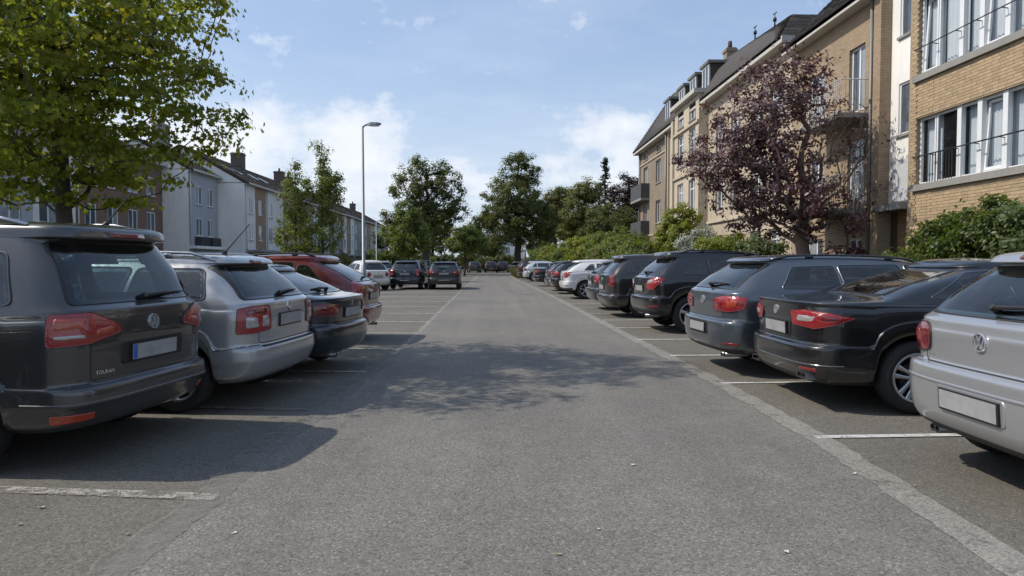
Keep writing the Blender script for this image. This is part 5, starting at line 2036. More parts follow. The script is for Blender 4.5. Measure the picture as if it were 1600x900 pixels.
chimney(b4, 14.6, 45.0, 12.6, 13.9, .5, .6, M_brickg, 1)
for y in (36.3, 38.6, 40.9, 44.2):
    mb = MB()
    zt_ = 11.75
    xa = XR + .05
    mb.box((xa, y - .62, 10.15), (xa + 1.5, y + .62, zt_))
    dm = mb.build('dormer', M_slate, b4)
    mb = MB()
    mb.box((xa - .18, y - .76, zt_), (xa + 1.6, y + .76, zt_ + .14))
    mb.build('dormer_roof', M_zinc, dm)
    FD = Face((xa - .03, 0, 0), (0, 1, 0), (-1, 0, 0))
    mb = MB()
    for (a, b, c_, e) in ((y - .55, y - .45, 10.2, zt_ - .02), (y + .45, y + .55, 10.2, zt_ - .02), (y - .04, y + .04, 10.2, zt_ - .02), (y - .45, y - .04, 10.2, 10.3), (y + .04, y + .45, 10.2, 10.3), (y - .45, y - .04, zt_ - .12, zt_ - .02), (y + .04, y + .45, zt_ - .12, zt_ - .02)):
        FD.box(mb, a, b, c_, e, -.02, .05)
    mb.build('dormer_window', M_wframe, dm)
    mb = MB()
    mb.quad(FD(y - .46, 10.25, .01), FD(y + .46, 10.25, .01), FD(y + .46, zt_ - .06, .01), FD(y - .46, zt_ - .06, .01))
    mb.build('dormer_pane', M_wdark, dm)
pipe('drainpipe', b4, [FR(52.4, 0, .08), FR(52.4, EZ, .08)], .06, M_zinc)
pipe('drainpipe', b4, [FR(43.6, 0, .27), FR(43.6, EZ, .27)], .06, M_zinc)

# ---------- left side


def left_block(label, xf, y0, y1, ez, wallm, wins, roof=True, rz_=None, xr_=None, gablem=None, tile=M_tile, panels=(), name='terraced_house', ground=None, seed=0, gut=True, back=None, sky=0):
    b = thing(name, label, 'house' if name == 'terraced_house' else 'building', (0, 0, 0), 0, 'houses down the left side')
    F = Face((xf, 0, 0), (0, 1, 0), (1, 0, 0))
    F.wall('wall', b, wallm, y0, y1, -.03, ez, [w[:4] for w in wins], .12)
    xb = back or xf - 9.5
    mb = MB()
    mb.quad((xb, y0, -.03), (xf, y0, -.03), (xf, y0, ez), (xb, y0, ez))
    mb.quad((xf, y1, -.03), (xb, y1, -.03), (xb, y1, ez), (xf, y1, ez))
    mb.quad((xb, y1, -.03), (xb, y0, -.03), (xb, y0, ez), (xb, y1, ez))
    mb.build('gable_wall', gablem or wallm, b)
    for (a, c_, m_) in panels:
        hs_ = [w[:4] for w in wins if a <= w[0] and w[1] <= c_]
        F.wall('facade_panel', b, m_, a, c_, 2.6, ez - .12, hs_, .06, .03)
    for w in wins:
        F.window(b, w[:4], w[4] if len(w) > 4 else 1, 0, -.05, .07, sill=True, sillm=M_gut2, base=.03)
    if roof:
        xr_ = xr_ or (xf + xb) / 2
        rz_ = rz_ or ez + (xf + .35 - xr_) * .56
        e = .12
        rf_ = slab('roof', b, [(xf + .40, y0 - e, ez - .02), (xf + .40, y1, ez - .02), (xr_, y1, rz_), (xr_, y0 - e, rz_)], .14, tile)
        slates('tile_courses', rf_, (xf + .40, y0 - e, ez - .01), (xf + .40, y1, ez - .01), (xr_, y1, rz_ + .01), (xr_, y0 - e, rz_ + .01), tile, .42, .34, .03, seed)
        slab('roof', b, [(xr_, y0 - e, rz_), (xr_, y1, rz_), (xb - .4, y1, ez - .02), (xb - .4, y0 - e, ez - .02)], .14, tile)
        mb = MB()
        mb.add([(xf, y0, ez - .05), (xr_, y0, rz_ - .16), (xb, y0, ez - .05), (xf, y1, ez - .05), (xr_, y1, rz_ - .16), (xb, y1, ez - .05)], [(0, 1, 2), (5, 4, 3)])
        mb.build('gable', gablem or wallm, b)
        for q in range(sky):
            t = .45
            yq = y0 + (y1 - y0) * (.3 + .35 * q)
            p0 = Vector((xf + .4, yq, ez)).lerp(Vector((xr_, yq, rz_)), .35) + Vector((.03, 0, .08))
            p1 = Vector((xf + .4, yq, ez)).lerp(Vector((xr_, yq, rz_)), .52) + Vector((.03, 0, .08))
            MB().add([p0, p0 + Vector((0, .8, 0)), p1 + Vector((0, .8, 0)), p1], [(0, 1, 2, 3)]).build('skylight', pbr('skylight_glass', (.5, .52, .55), .15, metal=.3), b)
    if gut:
        mb = MB()
        F.box(mb, y0, y1, ez - .14, ez + .02, .34, .46)
        F.box(mb, y0, y1, ez - .16, ez - .08, .0, .34)
        mb.build('gutter', M_gut2, b)
        pipe('drainpipe', b, [F(y0 + .15, 0, .10), F(y0 + .15, ez - .1, .10)], .05, M_gut2)
    if ground:
        a, c_, n = ground
        for i in range(n):
            u0 = a + (c_ - a) * i / n + .12
            u1 = a + (c_ - a) * (i + 1) / n - .12
            mb = MB()
            F.box(mb, u0, u1, -.03, 2.15, .0, .05)
            k = mb.build('garage_door', pbr('garage_sheet', (.10, .11, .115), .5, var=.2), b)
            for j in range(1, 5):
                mb = MB()
                F.box(mb, u0, u1, j * .42 - .02, j * .42 + .02, .05, .065)
                mb.build('rib', M_dark, k)
        mb = MB()
        F.box(mb, a, c_, 2.32, 2.5, .0, 1.3)
        mb.build('canopy', M_conc, b)
    return b, F


def wr(cs, w=1.05, zs=((3.4, 4.8), (5.75, 7.15))):
    return [(c_ - w / 2, c_ + w / 2, z0, z1) for c_ in cs for (z0, z1) in zs]


ZU = ((.9, 2.4), (3.75, 5.2), (6.45, 7.85))
bA, _ = left_block('grey rendered flats with large dark windows, behind the trunk of the leafy tree', -26, 30, 43.4, 8.9, M_renderw, wr((32.2, 35.0, 37.6, 40.8), 1.7, ((.9, 2.5), (3.7, 5.3), (6.4, 7.9))), tile=M_tile2, seed=1, name='apartment_building', panels=[(36.4, 39.4, M_renderb)])
bB, _ = left_block('red brick flats with white framed windows, half hidden under the leafy tree', -26, 43.4, 54.6, 9.0, M_brickr, wr((45.0, 47.6, 50.2, 52.8), 1.25, ZU), tile=M_tile, seed=2, name='apartment_building')
b, F = left_block('pale blue grey house with a white gable and two dark window boxes', -24, 54.7, 60.4, 8.75, M_renderb, wr((56.6, 58.8), 1.15, ((3.55, 5.0), (6.1, 7.6))), gablem=M_render, xr_=-28, seed=3, back=-33)
for u in (55.7, 58.0):
    mb = MB()
    F.box(mb, u, u + 1.75, 2.75, 3.45, .05, .5)
    mb.build('window_box', pbr('dark_box', (.03, .03, .035), .6), b)
mb = MB()
F.box(mb, 54.7, 60.4, 2.5, 2.72, .0, .6)
mb.build('canopy', M_render, b)
chimney(b, -28.2, 59.3, 10.2, 13.1, 1.0, 1.0, M_conc, 2)
XL = -21.7
b, F = left_block('white gabled house with a brown centre panel, stepping forward of the blue grey one', XL, 60.45, 65.9, 8.35, M_renderw, wr((61.9, 64.4), 1.1), gablem=M_render, xr_=-27.2, seed=4, panels=[(63.1, 65.88, M_brown)], ground=(60.7, 65.7, 2), back=-33, sky=2)
b, F = left_block('wide white house with two window columns and a brown end panel', XL, 65.95, 74.2, 8.35, M_renderw, wr((67.4, 69.9, 72.8), 1.1), xr_=-27.2, seed=5, tile=M_tile2, panels=[(71.4, 74.18, M_brown)], ground=(66.2, 74.0, 3), back=-33, sky=2)
chimney(b, -27.2, 74.0, 10.6, 13.0, 1.2, 1.0, M_brickd, 2)
b, F = left_block('brown and white house behind the pair of slender poplars', XL, 74.25, 82.5, 8.3, M_stone, wr((75.6, 78.4, 81.0), 1.1), xr_=-27.2, seed=6, panels=[(77.0, 79.8, M_brown)], ground=(74.5, 82.2, 3), back=-33)
chimney(b, -27.2, 88.0, 10.6, 12.9, 1.1, 1.0, M_brickd, 1)
cols_ = [('white house half behind the slender poplars', M_renderw, M_tile), ('dull red house just past the slender poplars', M_brickr, M_tile2), ('white house behind the lamp post', M_render, M_tile), ('blue grey house beyond the lamp post', M_renderb, M_tile2), ('pale stone house near the far end of the left terrace', M_stone, M_tile), ('grey house second from the far end of the left terrace', M_renderw, M_tile2), ('brick house at the far end of the left terrace', M_brickb, M_tile)]
y = 82.55
for i, (lb, m_, tl) in enumerate(cols_):
    w = 8.2
    b, F = left_block(lb, XL, y, y + w, 8.3 - .05 * (i % 2), m_, wr((y + 1.5, y + 4.1, y + 6.7), 1.1), xr_=-27.2, seed=7 + i, tile=tl, panels=[(y + 2.7, y + 5.4, M_brown if i % 2 == 0 else M_renderb)], ground=(y + .3, y + w - .3, 3), back=-33)
    if i in (1, 3, 4, 6):
        chimney(b, -27.2, y + 1.0, 10.6, 12.7, 1.0, .9, M_brickd, 1 + i % 2)
    y += w + .05
# a white house closing the view
b, F = left_block('small white house glimpsed between the trees across the far end', 6.5, 150, 162, 5.6, M_render, wr((152, 155, 158, 160.5), 1.1, ((.9, 2.2), (3.4, 4.7))), seed=30, name='terraced_house', back=-6)
Fh = Face((0, 150, 0), (1, 0, 0), (0, -1, 0))
for u in (-4.5, -2, .5, 3, 5.2):
    for z0 in (.9, 3.4):
        Fh.window(b, (u - .5, u + .5, z0, z0 + 1.3), 1, 0, .05, .07, base=.02)

# ------------------------------------------------------------------ trees and shrubs
LEAF = {
    'maple': ([(0, -.5), (.16, -.22), (.5, -.18), (.30, .05), (.42, .30), (.14, .24), (0, .55), (-.14, .24), (-.42, .30), (-.30, .05), (-.5, -.18), (-.16, -.22)], .10),
    'oval': ([(0, -.5), (.24, -.15), (.2, .2), (0, .5), (-.2, .2), (-.24, -.15)], .06),
    'diamond': ([(0, -.5), (.30, .0), (0, .5), (-.30, .0)], .0),
    'spray': ([(0, -.5), (.35, -.3), (.18, 0), (.4, .3), (0, .5), (-.3, .35), (-.15, .05), (-.4, -.25)], .08),
}


def leaf_template(kind):
    pts, cup = LEAF[kind]
    p = np.array([(x, y, cup * (abs(x) * 2) ** 1.5 - cup * .6 * (abs(y) * 2) ** 2) for x, y in pts])
    return p


def leaf_mesh(name, cen, nrm, size, kind, mat, rng, spin=None):
    T = leaf_template(kind)
    k = len(T)
    n = len(cen)
    nrm = nrm / np.linalg.norm(nrm, axis=1, keepdims=True)
    ref = rng.normal(size=(n, 3))
    a = np.cross(nrm, ref)
    a /= np.linalg.norm(a, axis=1, keepdims=True) + 1e-9
    b = np.cross(nrm, a)
    sz = size * rng.uniform(.65, 1.25, n)
    V = cen[:, None, :] + (T[None, :, 0, None] * a[:, None, :] + T[None, :, 1, None] * b[:, None, :] + T[None, :, 2, None] * nrm[:, None, :]) * sz[:, None, None]
    me = bpy.data.meshes.new(name)
    me.vertices.add(n * k)
    me.vertices.foreach_set('co', V.reshape(-1).astype(np.float32))
    me.loops.add(n * k)
    me.loops.foreach_set('vertex_index', np.arange(n * k, dtype=np.int32))
    me.polygons.add(n)
    me.polygons.foreach_set('loop_start', np.arange(0, n * k, k, dtype=np.int32))
    me.materials.append(mat)
    me.update(calc_edges=True)
    me.validate()
    return me, V


def in_ell(rng, ells, n, shell=.5):
    """points in a union of ellipsoids, gathered towards the outside"""
    vol = np.array([e[3] * e[4] * e[5] for e in ells]) ** .8
    pick = rng.choice(len(ells), n, p=vol / vol.sum())
    d = rng.normal(size=(n, 3))
    d /= np.linalg.norm(d, axis=1, keepdims=True)
    r = rng.uniform(0, 1, n) ** shell
    E = np.array(ells)[pick]
    return E[:, :3] + d * r[:, None] * E[:, 3:6]


def tree(name, label, X, Y, H, r0, ells, nclump, perclump, cr, lsize, leafm, barkm, kind='diamond', flat=.45, seed=0, cat='tree', group=None, dens=None, shell=.4, trunk_top=.86, lean=(0, 0), up=.8, extra_twigs=0, stems=1, droop=0.0, split_leaves=0, crown_name='crown', zmin=0.0, minr=.012, noise=1.0, rise=.45, rad_w=.55):
    rng = np.random.default_rng(seed)
    root = thing(name, label, cat, (X, Y, -.03), 0, group)
    # clumps
    C_ = in_ell(rng, ells, nclump, shell)
    C_ = C_[C_[:, 2] > zmin]
    # skeleton: trunk(s) then nearest-node growth
    nodes, par = [], []
    nt_ = 12
    for s in range(stems):
        off = np.array([0, 0, 0.]) if stems == 1 else np.array([rng.normal() * .08, rng.normal() * .08, 0])
        ln = np.array([lean[0], lean[1], 0.]) if stems == 1 else rng.normal(size=3) * np.array([.35, .35, 0]) * H * .3
        wob = rng.normal(size=(nt_, 3)) * np.array([.018, .018, 0]) * H * noise * .6
        wob[0] = wob[1] = 0
        for i in range(nt_):
            t = i / (nt_ - 1)
            nodes.append(off + ln * t**1.4 + wob[i] + np.array([0, 0, H * trunk_top * t]))
            par.append(-1 if i == 0 else len(nodes) - 2)
    order = np.argsort(np.hypot(C_[:, 0], C_[:, 1]) + .15 * np.abs(C_[:, 2] - H * .5))
    tips = []
    for ci in order:
        c = C_[ci]
        A = np.array(nodes)
        dv = c - A
        dist = np.linalg.norm(dv, axis=1)
        hor = np.hypot(dv[:, 0], dv[:, 1])
        cost = dist + np.where(dv[:, 2] < hor * rise * .55, 1.2 * (hor * rise * .55 - dv[:, 2]), 0)
        j = int(np.argmin(cost))
        p = A[j]
        L_ = dist[j]
        m = 3 if L_ > .25 * cr else 1
        prev = j
        for i in range(1, m + 1):
            t = i / m
            q = p + (c - p) * t
            q = q + np.array([0, 0, -.10 * L_ * math.sin(math.pi * t) * (1 if up > .5 else -1)]) + (rng.normal(size=3) * .05 * L_ if i < m else 0)
            nodes.append(q)
            par.append(prev)
            prev = len(nodes) - 1
        tips.append(prev)
    n = len(nodes)
    cnt = np.zeros(n)
    for t in tips:
        cnt[t] += 1
    for i in range(n - 1, 0, -1):
        if par[i] >= 0:
            cnt[par[i]] += cnt[i]
    cnt = np.maximum(cnt, .6)
    tot = max(cnt.max(), 1)
    rad = np.maximum(r0 * (cnt / tot) ** .52, minr)
    for s in range(stems):                       # root flare and taper
        for i in range(nt_):
            k_ = s * nt_ + i
            rad[k_] = max(rad[k_], r0 / stems**.5 * (1 - .86 * i / (nt_ - 1)) * (1.28 if i == 0 else 1.0))
    mb = MB()
    kids = {}
    for i in range(n):
        kids.setdefault(par[i], []).append(i)

    # walk chains: each chain follows the thickest child
    def chain(start, frm):
        pts, rs = ([nodes[frm]], [min(rad[frm], rad[start] * 1.15)]) if frm >= 0 else ([], [])
        i = start
        side = []
        while True:
            pts.append(nodes[i])
            rs.append(rad[i])
            ch = kids.get(i, [])
            if not ch:
                break
            same = [c for c in ch if c == i + 1 and i % nt_ != nt_ - 1 and i < stems * nt_ and c < stems * nt_]
            nx = same[0] if same else max(ch, key=lambda c: cnt[c])
            side += [(c, i) for c in ch if c != nx]
            i = nx
        return pts, rs, side
    todo = [(r, -1) for r in kids[-1]]
    first = True
    trunkb = MB()
    while todo:
        st, fr = todo.pop()
        pts, rs, side = chain(st, fr)
        if len(pts) > 1:
            (trunkb if fr < 0 else mb).tube(pts, rs, 10 if rs[0] > .06 else 5, caps=False)
        todo += side
    if extra_twigs:
        for _ in range(extra_twigs):
            j = int(rng.integers(nt_ * stems, n))
            p = nodes[j]
            dv = rng.normal(size=3) + np.array([0, 0, .35])
            dv /= np.linalg.norm(dv)
            q = p + dv * cr * rng.uniform(.5, 1.2)
            mb.tube([p, (p + q) / 2 + rng.normal(size=3) * .05 * cr, q], [minr, minr * .8, minr * .5], 4, caps=False)
    tk = trunkb.build('trunk', barkm, root, True)
    if mb.v:
        mb.build('limbs', barkm, root, True)
    # leaves
    cen, nr = [], []
    NA = np.array(nodes)
    cc = C_.mean(0)
    for t in tips:
        c = NA[t]
        pn = NA[par[t]]
        f = 1.0 if dens is None else dens(c)
        k_ = int(perclump * f * rng.uniform(.6, 1.35))
        if k_ < 1:
            continue
        d = rng.normal(size=(k_, 3))
        d /= np.linalg.norm(d, axis=1, keepdims=True)
        r = rng.uniform(0, 1, k_) ** .55
        pp = d * r[:, None] * np.array([cr, cr, cr * flat]) * rng.uniform(.75, 1.2)
        pp[:, 2] -= droop * (pp[:, 0]**2 + pp[:, 1]**2) / max(cr, .01)
        al = rng.uniform(0, .5, k_)[:, None]
        cen.append(c + pp + (pn - c) * al * (rng.uniform(0, 1, k_) < .35)[:, None])
        m_ = d * .75 + rad_w * (c - cc) / (np.linalg.norm(c - cc) + 1e-6) + rng.normal(size=(k_, 3)) * .36 + np.array([0, 0, up * .7])
        nr.append(m_)
    cen, nr = np.concatenate(cen), np.concatenate(nr)
    if split_leaves:                             # the nearest leaves are picked apart one by one
        wc = cen + np.array([X, Y, 0])
        far = np.hypot(wc[:, 0], wc[:, 1]) + rng.uniform(0, 1.2, len(wc))
        vis = (wc[:, 0] / wc[:, 1] > -.76) & (wc[:, 2] < 1.4 + .40 * wc[:, 1])
        far = np.where(vis, far, 1e6)
        sel = np.argsort(far)[:split_leaves]
        lm, _ = leaf_mesh('leaf', np.zeros((1, 3)), np.array([[0, 0, 1.]]), lsize, kind, leafm, rng)
        for i in sel:
            q = Vector(nr[i]).to_track_quat('Z', 'Y').to_euler()
            o = inst('leaf', lm, root, tuple(cen[i]), (q.x, q.y, q.z + rng.uniform(0, 6)))
        keep = np.ones(len(cen), bool)
        keep[sel] = False
        cen, nr = cen[keep], nr[keep]
    me, _ = leaf_mesh(crown_name, cen, nr, lsize, kind, leafm, rng)
    o = bpy.data.objects.new(crown_name, me)
    COL.objects.link(o)
    o.parent = root
    return root


M_bark = pbr('dark_bark', (0.060, 0.050, 0.040), .95, var=.4, vscale=4, bump=.9, bscale=28)
M_bark2 = pbr('grey_bark', (0.13, 0.105, 0.085), .95, var=.3, vscale=4, bump=.8, bscale=30)
M_bark3 = pbr('brown_twig', (0.17, 0.125, 0.10), .9, var=.3, vscale=4)
LG = leafmat('maple_leaf', [(0.085, 0.115, 0.020), (0.14, 0.18, 0.028), (0.20, 0.215, 0.034), (0.23, 0.22, 0.035), (0.30, 0.20, 0.035)], .62)
LD = leafmat('dark_leaf', [(0.062, 0.078, 0.026), (0.105, 0.120, 0.038), (0.165, 0.165, 0.052)], .5)
LP = leafmat('purple_leaf', [(0.026, 0.008, 0.012), (0.064, 0.019, 0.027), (0.110, 0.036, 0.044), (0.165, 0.09, 0.105)], .25, gloss=.5)
LPO = leafmat('poplar_leaf', [(0.10, 0.125, 0.040), (0.16, 0.185, 0.055), (0.23, 0.225, 0.065)], .52)
LO = leafmat('olive_leaf', [(0.095, 0.105, 0.036), (0.15, 0.155, 0.052), (0.22, 0.19, 0.06)], .5)
LY = leafmat('yellow_green_leaf', [(0.10, 0.13, 0.016), (0.18, 0.20, 0.022), (0.27, 0.26, 0.035)], .42)
LS = leafmat('silver_leaf', [(0.22, 0.24, 0.22), (0.34, 0.36, 0.34), (0.46, 0.48, 0.46)], .25)
LH = leafmat('hedge_leaf', [(0.050, 0.080, 0.022), (0.085, 0.120, 0.034), (0.14, 0.165, 0.05)], .42, scale=1.4, gloss=.3)
LM = leafmat('mid_leaf', [(0.075, 0.105, 0.028), (0.13, 0.165, 0.040), (0.195, 0.215, 0.056)], .5)
LC = leafmat('conifer_needle', [(0.028, 0.046, 0.032), (0.045, 0.066, 0.044), (0.07, 0.09, 0.06)], .2)
LPD = leafmat('dull_purple_leaf', [(0.045, 0.028, 0.030), (0.075, 0.046, 0.044), (0.11, 0.075, 0.06)], .35)

# the leafy tree on the left
tree('maple_tree', 'large leafy green tree with a dark straight trunk, rising behind the grey people carrier', -6.08, 9.9, 9.2, .105,
     [(0, 0, 3.7, 2.4, 2.6, 1.5), (0, -.3, 5.5, 2.5, 3.0, 2.0), (.2, -1.3, 4.0, 2.2, 2.2, 1.5), (0, 0, 7.7, 1.7, 1.7, 1.6), (.6, -.4, 3.3, 1.6, 1.6, .9), (-1.2, 0, 4.2, 2.0, 2.0, 1.6)], 820, 50, .42, .088, LG, M_bark, 'maple', .26, 11, shell=.36, zmin=2.25, split_leaves=260, rise=.25, noise=.5, minr=.008, droop=.25)
# the purple one on the right


def dens_p(c):
    x, y, z = c
    f = 1.0
    if x > -.2 and z > 3.3:
        f = .16
    if x > .8 and z > 2.4:
        f = .12
    if z > 6.0 and x < .3:
        f = .8
    return f


tree('purple_plum_tree', 'purple leaved tree with bare brown twigs in front of the buff brick flats', 9.25, 20.4, 8.2, .20,
     [(-1.1, -.3, 5.5, 2.1, 2.0, 1.9), (-2.1, 0, 4.3, 1.7, 1.8, 1.5), (.2, 0, 3.1, 2.9, 2.3, 1.1), (1.5, 0, 4.6, 1.6, 1.5, 1.9), (-.2, 0, 6.9, 1.2, 1.2, 1.0)], 500, 54, .40, .125, LP, M_bark3, 'oval', .6, 21, dens=dens_p, shell=.42, zmin=1.6, extra_twigs=700, rise=.9, noise=1.2, up=.5, minr=.007, trunk_top=.72)
tree('poplar_tree', 'taller slender young poplar of the pair by the left terrace', -11.2, 45, 9.7, .10,
     [(0, 0, 3.6, 1.5, 1.5, 2.0), (.1, 0, 6.0, 1.3, 1.3, 1.9), (0, 0, 8.2, .7, .7, 1.5), (.7, 0, 6.4, 1.0, 1.0, .8)], 150, 64, .42, .16, LPO, M_bark, 'diamond', .9, 31, up=.3, zmin=1.0, rise=1.2, trunk_top=.97, noise=.3)
tree('poplar_tree', 'shorter slender young poplar of the pair by the left terrace', -12.9, 45, 8.2, .09,
     [(0, 0, 3.2, 1.3, 1.3, 2.0), (0, 0, 5.6, 1.0, 1.0, 1.7), (0, 0, 7.2, .5, .5, .9)], 110, 64, .42, .16, LPO, M_bark, 'diamond', .9, 32, up=.3, zmin=.8, rise=1.2, trunk_top=.95, noise=.3)
tree('young_tree', 'small oval dark green tree in front of the big twin topped tree', -6.2, 50, 6.0, .10,
     [(0, 0, 3.4, 1.45, 1.45, 1.7), (0, 0, 4.6, .9, .9, 1.2)], 150, 85, .40, .17, LM, M_bark, 'diamond', .8, 33, up=.4, zmin=1.5, rise=1.1)
tree('broadleaf_tree', 'big dark broadleaf tree with a twin topped crown left of the lane', -7.8, 80, 14.6, .35,
     [(-1.4, 0, 9.8, 3.0, 3.0, 3.6), (1.6, 0, 9.2, 2.8, 2.8, 3.8), (0, 0, 6.0, 3.6, 3.6, 2.6), (3.6, 0, 7.2, 1.6, 1.6, 1.3), (-3.9, 0, 6.6, 1.5, 1.5, 1.2), (-1.2, 0, 12.5, 1.2, 1.2, 1.4), (1.8, 0, 12.0, 1.2, 1.2, 1.3)], 380, 68, .72, .26, LD, M_bark, 'diamond', .75, 34, zmin=2.5, shell=.36)
tree('broadleaf_tree', 'small round topped green tree between the two big dark trees', -3.1, 72, 5.9, .12,
     [(0, 0, 3.7, 1.9, 1.9, 1.5), (.3, 0, 4.7, 1.2, 1.2, 1.0), (-.7, 0, 3.2, 1.2, 1.2, .8)], 150, 85, .50, .21, LM, M_bark, 'diamond', .7, 35, zmin=1.8)
tree('broadleaf_tree', 'great dark green tree with a full rounded crown, right beside the end of the lane', 3.0, 85, 15.6, .42,
     [(0, 0, 6.4, 5.0, 4.5, 3.2), (-.3, 0, 9.6, 4.1, 4.1, 3.4), (.2, 0, 12.8, 2.3, 2.3, 2.4), (-3.9, 0, 6.6, 1.9, 1.9, 1.6), (3.9, 0, 6.2, 1.6, 1.8, 1.8), (1.6, 0, 12.6, 1.2, 1.2, 1.1)], 520, 70, .74, .27, LD, M_bark, 'diamond', .7, 36, zmin=2.6, shell=.34)
tree('broadleaf_tree', 'pale olive tree just right of the great dark tree', 9.6, 106, 13.8, .28, [(0, 0, 9.2, 3.2, 3.2, 3.6), (1.2, 0, 11.3, 2.0, 2.0, 2.0), (-1.4, 0, 7.0, 2.2, 2.2, 2.2)], 220, 80, .85, .33, LO, M_bark, 'diamond', .7, 37, zmin=3)
tree('broadleaf_tree', 'broad olive green tree between the pale olive tree and the spruce', 12.8, 98, 14.0, .30, [(0, 0, 8.6, 3.6, 3.4, 4.0), (.6, 0, 11.6, 2.2, 2.2, 2.0), (-2, 0, 6.4, 2.4, 2.4, 2.4), (2.4, 0, 6.4, 2.4, 2.4, 3)], 300, 80, .85, .32, LO, M_bark, 'diamond', .7, 38, zmin=2)
tree('purple_beech_tree', 'dull purple tree against the gable of the long stone flats', 16.6, 85, 13.0, .30, [(0, 0, 8.0, 3.2, 3, 3.6), (.4, 0, 10.8, 1.8, 1.8, 1.8), (2.0, 0, 9.6, 1.5, 1.5, 2.4), (-1.6, 0, 5.2, 2.6, 2.4, 2.6)], 300, 80, .75, .28, LPD, M_bark, 'diamond', .7, 39, zmin=2)
tree('broadleaf_tree', 'dark low tree below the spruce behind the right hand shrubs', 13.4, 80, 8.6, .25, [(0, 0, 5.2, 3.4, 3.2, 3.0), (2.6, 0, 5.4, 2.2, 2.2, 2.4)], 240, 80, .75, .27, LD, M_bark, 'diamond', .7, 40, zmin=1)
# spruce
rng = np.random.default_rng(77)
sp = thing('spruce_tree', 'thin topped spruce standing above the other trees on the right', 'tree', (14.9, 92, -.03))
mb = MB().tube([(0, 0, 0), (0, 0, 8), (0, 0, 15.6)], [.22, .13, .015], 8)
mb.build('trunk', M_bark, sp, True)
mb, cen, nr = MB(), [], []
z = 2.5
while z < 15.2:
    rmax = .18 + 2.5 * (15.6 - z) / 13.2
    for k in range(3):
        z += rng.uniform(.02, .14)
        a = rng.uniform(0, 2 * PI)
        l = rmax * rng.uniform(.45, 1.15)
        e = np.array([math.cos(a) * l, math.sin(a) * l, z - .16 * l + .10 * l * l * .3])
        mb.tube([(0, 0, z), tuple((e + np.array([0, 0, z])) / 2 - np.array([0, 0, .08 * l]) - np.array([0, 0, (z) / 2 - z / 2])) if False else ((e[0] / 2, e[1] / 2, z - .14 * l)), tuple(e)], [.03, .02, .008], 4, caps=False)
        for t in np.linspace(.2, 1, 8):
            for _ in range(3):
                cen.append(np.array([e[0] * t, e[1] * t, z - .14 * l * (1 - (1 - t)**2)]) + rng.normal(size=3) * np.array([.14, .14, .07]))
                nr.append(rng.normal(size=3) * .5 + np.array([0, 0, .8]))
    z += .04
mb.build('limbs', M_bark, sp)
me, _ = leaf_mesh('crown', np.array(cen), np.array(nr), .24, 'spray', LC, rng)
inst('crown', me, sp)


def bush(label, X, Y, H, ells, n, per, cr, ls, mat, seed, name='shrub', kind='diamond', cat='shrub', group=None, stems=4, up=.45, flat=.8):
    return tree(name, label, X, Y, H, .05, ells, n, per, cr, ls, mat, M_bark2, kind, flat, seed, cat, group, shell=.30, stems=stems, trunk_top=.55, up=up, zmin=.15, minr=.008, crown_name='crown')


# shrubs in front of the long stone flats
bush('tall round yellow green bush against the stone flats', 9.3, 33.6, 4.3, [(0, 0, 2.6, 1.35, 1.3, 1.6), (.3, 0, 1.4, 1.3, 1.3, 1.2)], 190, 90, .36, .15, LY, 51, kind='oval')
bush('low silver leaved bush below the tall yellow green one', 8.9, 29.6, 3.0, [(0, 0, 1.9, 1.1, 1.0, 1.1), (-.6, 0, 1.2, .8, .7, 1.0)], 110, 90, .28, .11, LS, 52, kind='oval')
bush('spreading lime green bush right of the silver leaved one', 8.9, 26.2, 2.7, [(0, 0, 1.6, 1.2, 1.2, 1.0), (.7, 0, 1.3, .9, .9, .9)], 150, 90, .32, .13, LY, 53, kind='oval')
bush('mid green bush left of the purple tree trunk', 9.3, 23.6, 2.4, [(0, 0, 1.3, 1.1, 1.1, 1.0)], 110, 90, .3, .12, LH, 54, kind='oval')
bush('low dark bush right of the purple tree trunk', 9.9, 19.3, 2.0, [(0, 0, 1.1, .7, .7, .9)], 60, 50, .26, .11, LP, 55, kind='oval')
bush('small green bush beside the recessed entrance', 10.3, 17.2, 1.9, [(0, 0, 1.0, .6, .6, .8)], 50, 50, .24, .10, LH, 56, kind='oval')
bush('broad glossy green hedge in front of the ochre brick flats', 9.75, 12.6, 2.9, [(0, 0, 1.5, .8, 2.2, 1.1), (0, 1.5, 1.35, .85, 1.5, 1.15), (-.2, 2.3, 1.1, .6, .8, .95), (0, -1.6, 1.7, .85, 1.6, 1.05), (-.1, -3.4, 1.6, .8, 1.6, 1.1), (-.1, .2, 1.9, .6, 1.3, .75)], 560, 90, .27, .10, LH, 57, name='hedge', kind='oval', cat='hedge', stems=9)
